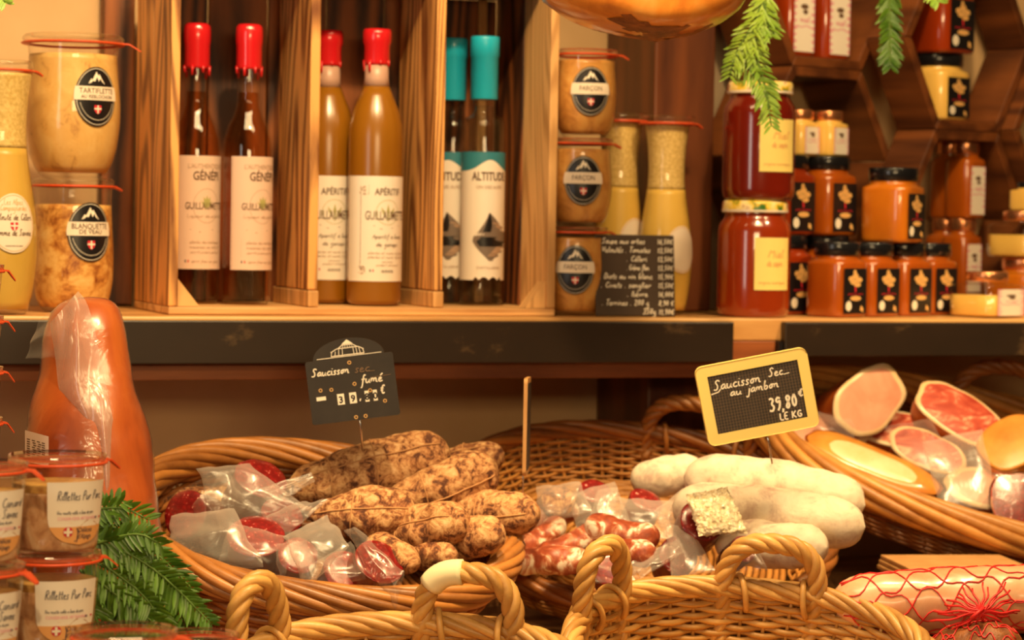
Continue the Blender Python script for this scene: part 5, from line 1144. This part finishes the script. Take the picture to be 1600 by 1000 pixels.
# ------------------------------------------------------------------ netted sausages at the bottom right
def netted(label, a, b, r, seed, mat, star=None):
    p0, p1 = atD(*a), atD(*b); O = (p0+p1)/2; t = thing('netted_sausage', label, 'sausage', O, (0, 0, 0), 'netted sausages at the bottom right')
    P, cen, u, w, d = surf_body(p0, p1, r, seed, (.85, .95), .05, 50, 36)
    mb = MB(); mb.grid(P, cv=True); mb.build('casing', M[mat], t, O)
    mb = MB(); L = np.linalg.norm(p1-p0); nt = L/(2*PI*r)*.8
    nseg, nring = P.shape[:2]
    for k in range(7):
        for sgn in (1, -1):
            pts = []
            for i in range(2, nseg-2):
                f = ((k/7+sgn*nt*i/nseg+.03*math.sin(i*.9+k)) % 1)*nring; j = int(f) % nring; g = f-int(f)
                q = P[i, j]*(1-g)+P[i, (j+1) % nring]*g; pts.append(cen[i]+(q-cen[i])*1.025)
            mb.tube(np.array(pts), .0008, 4)
    if star is not None:
        s0 = atD(*star); rnd = random.Random(seed)
        for k in range(26):
            ang = k*2*PI/26+rnd.uniform(-.1, .1); Ln = rnd.uniform(.028, .052); pts = []
            for q in np.linspace(0, 1, 9):
                z = .004*(1-q)-.016*q*q; wv = .0012*math.sin(q*9+k)
                pts.append(s0+CR*(math.cos(ang)*Ln*q-math.sin(ang)*wv)+CU*(math.sin(ang)*Ln*q*.62+math.cos(ang)*wv)-CF*z)
            mb.tube(np.array(pts), .0011, 4)
        mb.tube(np.array([s0-CF*.002, s0-CF*.012+CU*.004, s0-CF*.016-CR*.006, s0-CF*.014-CR*.012-CU*.006]), .0022, 5)
    mb.build('net', M['rednet'], t, O)
    return t
netted('pale sausage in red net lying along the bottom right edge', (1298, 945, 2.46), (1690, 930, 2.46), .0330, 71, 'net_saus')
netted('olive sausage in red net with gathered knot in the bottom right corner', (1600, 1010, 2.36), (1450, 1030, 2.40), .0300, 72, 'crust', (1532, 955, 2.37))
db = thing('display_block', 'dark wooden block under the netted sausages at the bottom right', 'stand', (.31, -.60, ZF))
slab('block', -.07, .13, -.085, .03, .0003, .108, M['counter'], db, .002)
# low stand and a stack of kraft sheets under the right basket
kp = atD(1398, 884, 2.84)
bs_ = thing('basket_stand', 'low dark wooden stand under the big tilted ham basket', 'stand', (.56, -.22, ZC))
slab('stand_top', -.165, .20, -.13, .10, .008, .0175, M['post_x'], bs_, .002)
for x in (-.15, .15): slab('stand_foot', x, x+.04, -.10, .08, .0004, .0077, M['post'], bs_)
kt = thing('kraft_paper_stack', 'stack of brown kraft paper sheets under the right basket', 'paper', (.445, -.285, ZC+.0178), (0, 0, d2(-12)))
for k in range(12):
    slab('sheet', -.075+.002*(k % 3), .078-.003*((k*2) % 3), -.06, .05, .0004+k*.0056, .0054+k*.0056, M['kraft'], kt, .001)
# ------------------------------------------------------------------ hams
def hamleg(name, label, cpts, mat, seed, group=None):
    n = 60; K = np.array([list(atD(p[0], p[1], p[2]))+[p[3], p[4]] for p in cpts])
    K = resample(K, n, smooth=2); c, RX, RY = K[:, :3], K[:, 3], K[:, 4]; O = c[-1]
    t = thing(name, label, 'ham', O, (0, 0, 0), group); th = np.linspace(0, 2*PI, 44, endpoint=False); P = np.zeros((n, 44, 3))
    Fh = np.array([CF[0], CF[1], 0]); Fh /= np.linalg.norm(Fh)
    for i in range(n):
        for j in range(44):
            v = CR*math.cos(th[j])*RX[i]-Fh*math.sin(th[j])*RY[i]; q = c[i]+v
            P[i, j] = c[i]+v*(1+.07*fbm(q+seed, 16, 3))
    return t, O, P, c
ht, HO, HP, Hc = hamleg('packed_ham_leg', 'tall orange ham leg in clear shrink film leaning before the shelf', [(140, 464, 2.46, .004, .004), (138, 466, 2.46, .020, .018), (136, 480, 2.455, .033, .027), (134, 510, 2.45, .0400, .033), (132, 560, 2.44, .0445, .037), (134, 600, 2.43, .0485, .041), (137, 650, 2.42, .0570, .047), (139, 720, 2.41, .0640, .05), (141, 790, 2.40, .0675, .053), (143, 860, 2.40, .066, .052), (143, 960, 2.40, .060, .05), (143, 1040, 2.40, .055, .045), (143, 1068, 2.40, .03, .02), (143, 1070, 2.40, .004, .004)], 'hamskin', 4.2)
mb = MB(); mb.grid(HP, cv=True); mb.build('rind', M['hamskin'], ht, HO)
mb = MB(); mb.grid(np.array([[Hc[i]+(HP[i, j]-Hc[i])*1.02 for j in range(44)] for i in range(60)]), cv=True); mb.build('shrink_film', M['film_thin'], ht, HO)
# the loose milky seam of the bag: from the top corner down the middle
seam = [((122, 455), (78, 505)), ((136, 470), (88, 570)), ((150, 520), (90, 600)), ((158, 570), (96, 625)), ((172, 625), (122, 642)), ((182, 690), (140, 690)), ((184, 740), (152, 740)), ((182, 800), (160, 800))]
rows = []
for k, (b_, a_) in enumerate(seam):
    rows.append([atD(a_[0]+(b_[0]-a_[0])*q, a_[1]+(b_[1]-a_[1])*q, 2.400-.014*k/3-.010*math.sin(q*PI)-.004*math.sin(q*9+k*1.7)) for q in np.linspace(0, 1, 14)])
rows = np.array(rows); rr_ = np.stack([resample(rows[:, j], 40, smooth=2) for j in range(14)], 1)
mb = MB(); mb.grid(rr_); mb.build('film_seam', M['film_milky'], ht, HO)
film('film_flap', [(62, 500, 2.43), (122, 458, 2.43), (110, 560, 2.40), (40, 560, 2.42)], .004, .005, 88, 'film', ht, HO)
sl_ = MB(); sl_.grid(np.array([[atD(39+x*37, 672+y*48+x*10, 2.352+.022*(1-x)) for y in np.linspace(0, 1, 5)] for x in np.linspace(0, 1, 7)])); lb = sl_.build('sticker', M['paper_pink'], ht, HO); lb['label'] = 'small printed paper sticker'
mb = MB()
for r_ in range(9):
    y = 684+r_*3.6
    for q in range(4): 
        xa = .08+.21*q+.03*((r_*q) % 3); xb2 = xa+.13
        mb.add([atD(39+xx*37, yy+xx*10, 2.3505+.022*(1-xx)) for xx, yy in ((xa, y), (xb2, y), (xb2, y+1.7), (xa, y+1.7))], [(0, 1, 2, 3)])
mb.build('sticker_print', M['ink'], lb, HO)
t2, O2, P2, c2 = hamleg('hanging_ham', 'big glazed ham hanging into the frame at the top', [(1010, -330, 2.62, .005, .005), (1010, -310, 2.62, .04, .04), (1008, -240, 2.62, .075, .07), (1006, -150, 2.62, .105, .09), (1004, -90, 2.62, .118, .10), (1004, -40, 2.62, .121, .100), (1004, -10, 2.62, .117, .100), (1006, 8, 2.62, .109, .099), (1010, 24, 2.62, .095, .096), (1016, 38, 2.62, .076, .090), (1022, 50, 2.62, .050, .076), (1024, 58, 2.62, .026, .050), (1024, 62, 2.62, .002, .002)], 'hamtop', 8.1)
mb = MB(); mb.grid(P2, cv=True); mb.build('rind', M['hamtop'], t2, O2)
low = c2[-1][2]; mb = MB()
Q = P2.copy()
for i in range(60):
    for j in range(44):
        v = P2[i, j]-c2[-8]; v /= np.linalg.norm(v)+1e-9; Q[i, j] += v*(.0012+.004*max(0, fbm(P2[i, j], 70, 3)))
fc_ = [(i*44+j, i*44+(j+1) % 44, (i+1)*44+(j+1) % 44, (i+1)*44+j) for i in range(59) for j in range(44) if P2[i, j][2] < low+.007+.022*fbm(P2[i, j]+3.3, 22, 3)]
used = sorted({k for f in fc_ for k in f}); ix = {k: n_ for n_, k in enumerate(used)}
mb.add(Q.reshape(-1, 3)[used], [[ix[k] for k in f] for f in fc_]); mb.build('crust', M['crust'], t2, O2)
mb = MB(); top_ = c2[0]; mb.tube(np.array([top_-np.array([0, 0, .01]), top_+np.array([0, 0, .7])]), .003, 6); mb.build('hanging_cord', M['string'], t2, O2)
# ------------------------------------------------------------------ price signs
def sign(name, label, c, w, h, roll, D, yaw=-YAW, pitch=0.0):
    p = atD(c[0], c[1], D); R = Matrix.Rotation(yaw, 3, 'Z') @ Matrix.Rotation(pitch, 3, 'X') @ Matrix.Rotation(-roll, 3, 'Y')
    t = thing(name, label, 'sign', p, R.to_euler()); return t, D/FPX
def rrect(w, h, r, n=5):
    o = []
    for (cx, cy, a0) in ((w/2-r, h/2-r, 0), (-w/2+r, h/2-r, PI/2), (-w/2+r, -h/2+r, PI), (w/2-r, -h/2+r, 1.5*PI)):
        o += [(cx+r*math.cos(a0+q*PI/2/n), cy+r*math.sin(a0+q*PI/2/n)) for q in range(n+1)]
    return o
def plate(poly, th_, y0=0.0):
    n = len(poly); v = [(x, y0-th_/2, z) for x, z in poly]+[(x, y0+th_/2, z) for x, z in poly]
    mb = MB(); mb.add(v, [list(range(n))[::-1], list(range(n, 2*n))]+[(i, (i+1) % n, n+(i+1) % n, n+i) for i in range(n)], 0, False); return mb
t, s = sign('price_sign', 'small black price sign with white market hall emblem above the smoked sausages', (551, 607), 138, 100, d2(8), 2.60)
w, h = 138*s, 99*s
poly = rrect(w, h, 4*s); arch = [(56*s*math.cos(q), h/2+30*s*math.sin(q)) for q in np.linspace(.0, PI, 20)]
pl_ = [p for p in poly if p[1] < 0]; tr = [p for p in poly if p[1] > 0 and p[0] > 0]; tl = [p for p in poly if p[1] > 0 and p[0] < 0]
plate(tr+arch+tl+pl_, .0022).build('board', M['slate'], t)
it = [t_line([(-50*s, h/2+2*s), (52*s, h/2+2*s)], 1.0*s, 0, 1)]
E0 = h/2+4*s
it += [t_line([(-27*s, E0), (25*s, E0)], 1.4*s, 0), t_line([(-27*s, E0+6*s), (-17*s, E0+11*s), (17*s, E0+11*s), (25*s, E0+6*s)], 1.3*s, 0), t_line([(-15*s, E0+11*s), (-8*s, E0+16*s), (8*s, E0+16*s), (15*s, E0+11*s)], 1.3*s, 0), t_poly([(-9*s, E0+17*s), (9*s, E0+17*s), (0, E0+24*s)], 0)]
for x in (-27, -21, -15, -9, 9, 14, 19, 25): it.append(t_line([(x*s, E0), (x*s*.93, E0+(7 if abs(x) > 20 else 10)*s)], .9*s, 0))
for x in (-8, -4, 0, 4, 8): it.append(t_line([(x*s, E0+11*s), (x*.8*s, E0+16*s)], .8*s, 0))
it += t_hand('Saucisson', -62*s, 25*s, 6.5*s, 0, 1.9*s, length=60*s); it += t_hand('sec', 6*s, 24*s, 7*s, 2, 1.6*s, length=24*s)+[t_line([(29*s, 24*s), (38*s, 24*s)], 1*s, 2), t_line([(30*s, 14*s), (62*s, 15*s)], .8*s, 2)]
it += t_hand('fumé', 14*s, 6*s, 7*s, 0, 1.9*s, length=34*s)
for (x, tx) in ((-20, '3'), (-1, '9'), (21, '8'), (34, '0')):
    ww = 5.5 if x < 15 else 3.2
    it += [t_rect((x-ww)*s, -23*s, (x+ww)*s, -6*s, 0, 1, 1, 1), t_text(tx, x*s, -20*s, 10.5*s, 1, None, 2, 0, .03)]
it += t_hand(',', 9*s, -18*s, 7*s, 0, 2*s); it += t_hand('€', 42*s, -14*s, 7.5*s, 0, 2*s, sx=.9); it += [t_rect(-58*s, -13*s, -43*s, -7*s, 0, 1, 1, 1)]
for (x, y) in ((0, 41), (4, 7), (-50, 3), (-33, 2), (27, -6), (48, -25), (0, -45), (15, -45)): it.append(t_ring(x*s, y*s, 2.4*s, 2.4*s, 1.1*s, 3, 1, 14))
art('lettering', [M['chalk'], M['black'], M['slate_soft'], M['gold']], it, plane_map(-.0011), t)
mb = MB(); mb.tube(np.array([(4*s, .0022, -h/2+8*s), (5*s, .0022, -h/2-8*s), (3*s, .003, -h/2-48*s)]), .0012, 6); mb.build('pin', M['metal'], t)
t, s = sign('price_sign', 'yellow framed slate price sign above the white sausages', (1183, 620), 176, 124, d2(12), 2.58)
w, h = 176*s, 125*s
o_, i_ = rrect(w, h, 11*s), rrect(w-32*s, h-32*s, .5*s); n = len(o_); v = [(x, y, z) for y in (-.003, .003) for x, z in o_]+[(x, y, z) for y in (-.003, .003) for x, z in i_]
mb = MB(); f = []
for i in range(n):
    j = (i+1) % n; f += [(i, j, 2*n+j, 2*n+i)[::-1], (n+i, n+j, 3*n+j, 3*n+i), (i, n+i, n+j, j), (2*n+i, 2*n+j, 3*n+j, 3*n+i)]
mb.add(v, f, 0, False); mb.build('frame', M['frame_y'], t, None, .0008)
plate(rrect(w-30*s, h-30*s, .5*s), .0030).build('slate', M['slate'], t)
iw, ih = w-32*s, h-32*s; it = []
for k in range(1, 31): it.append(t_line([(-iw/2+iw*k/31, -ih/2), (-iw/2+iw*k/31, ih/2)], .55*s, 1, 0))
for k in range(1, 20): it.append(t_line([(-iw/2, -ih/2+ih*k/20), (iw/2, -ih/2+ih*k/20)], .4*s, 1, 0))
it += t_hand('Saucisson', -66*s, 22*s, 8*s, 0, 2.0*s, length=76*s); it += t_hand('Sec', 22*s, 27*s, 7*s, 0, 1.9*s, length=24*s)+[t_line([(47*s, 27*s), (56*s, 28*s)], 1.4*s, 0)]
it += [t_line([(-70*s, 17*s), (-58*s, 19*s), (-54*s, 23*s)], 1.8*s, 0)]
it += t_hand('au', -42*s, 9*s, 6.5*s, 0, 2*s, length=19*s); it += t_hand('jambon', -14*s, 9*s, 7*s, 0, 2*s, length=50*s)
it += t_hand('39,80', 14*s, -27*s, 10.5*s, 0, 3.2*s, .08, length=46*s); it += t_hand('€', 62*s, -12*s, 6*s, 0, 2.6*s, length=9*s); it += t_hand('LE KG', 28*s, -43*s, 5.4*s, 0, 2.2*s, .05, length=36*s)
art('lettering', [M['chalk'], M['slate_soft']], it, plane_map(-.0015), t)
mb = MB(); mb.tube(np.array([(4*s, .0036, -h/2+8*s), (5*s, .0036, -h/2-10*s), (4*s, .004, -h/2-46*s)]), .0011, 6); mb.build('pin', M['metal'], t)
t, s = sign('price_sign', 'price sign seen edge on between the sausage baskets', (823, 665), 10, 130, d2(-2), 2.66, -YAW+d2(87))
w, h = 120*s, 150*s
plate(rrect(w, h, 8*s), .0040).build('board', M['kraft'], t)
plate(rrect(w-16*s, h-16*s, 2*s), .0050).build('slate', M['slate'], t)
mb = MB(); mb.tube(np.array([(0, .0028, -h/2+8*s), (0, .003, -h/2-8*s), (0, .003, -h/2-34*s)]), .0010, 6); mb.build('pin', M['metal'], t)
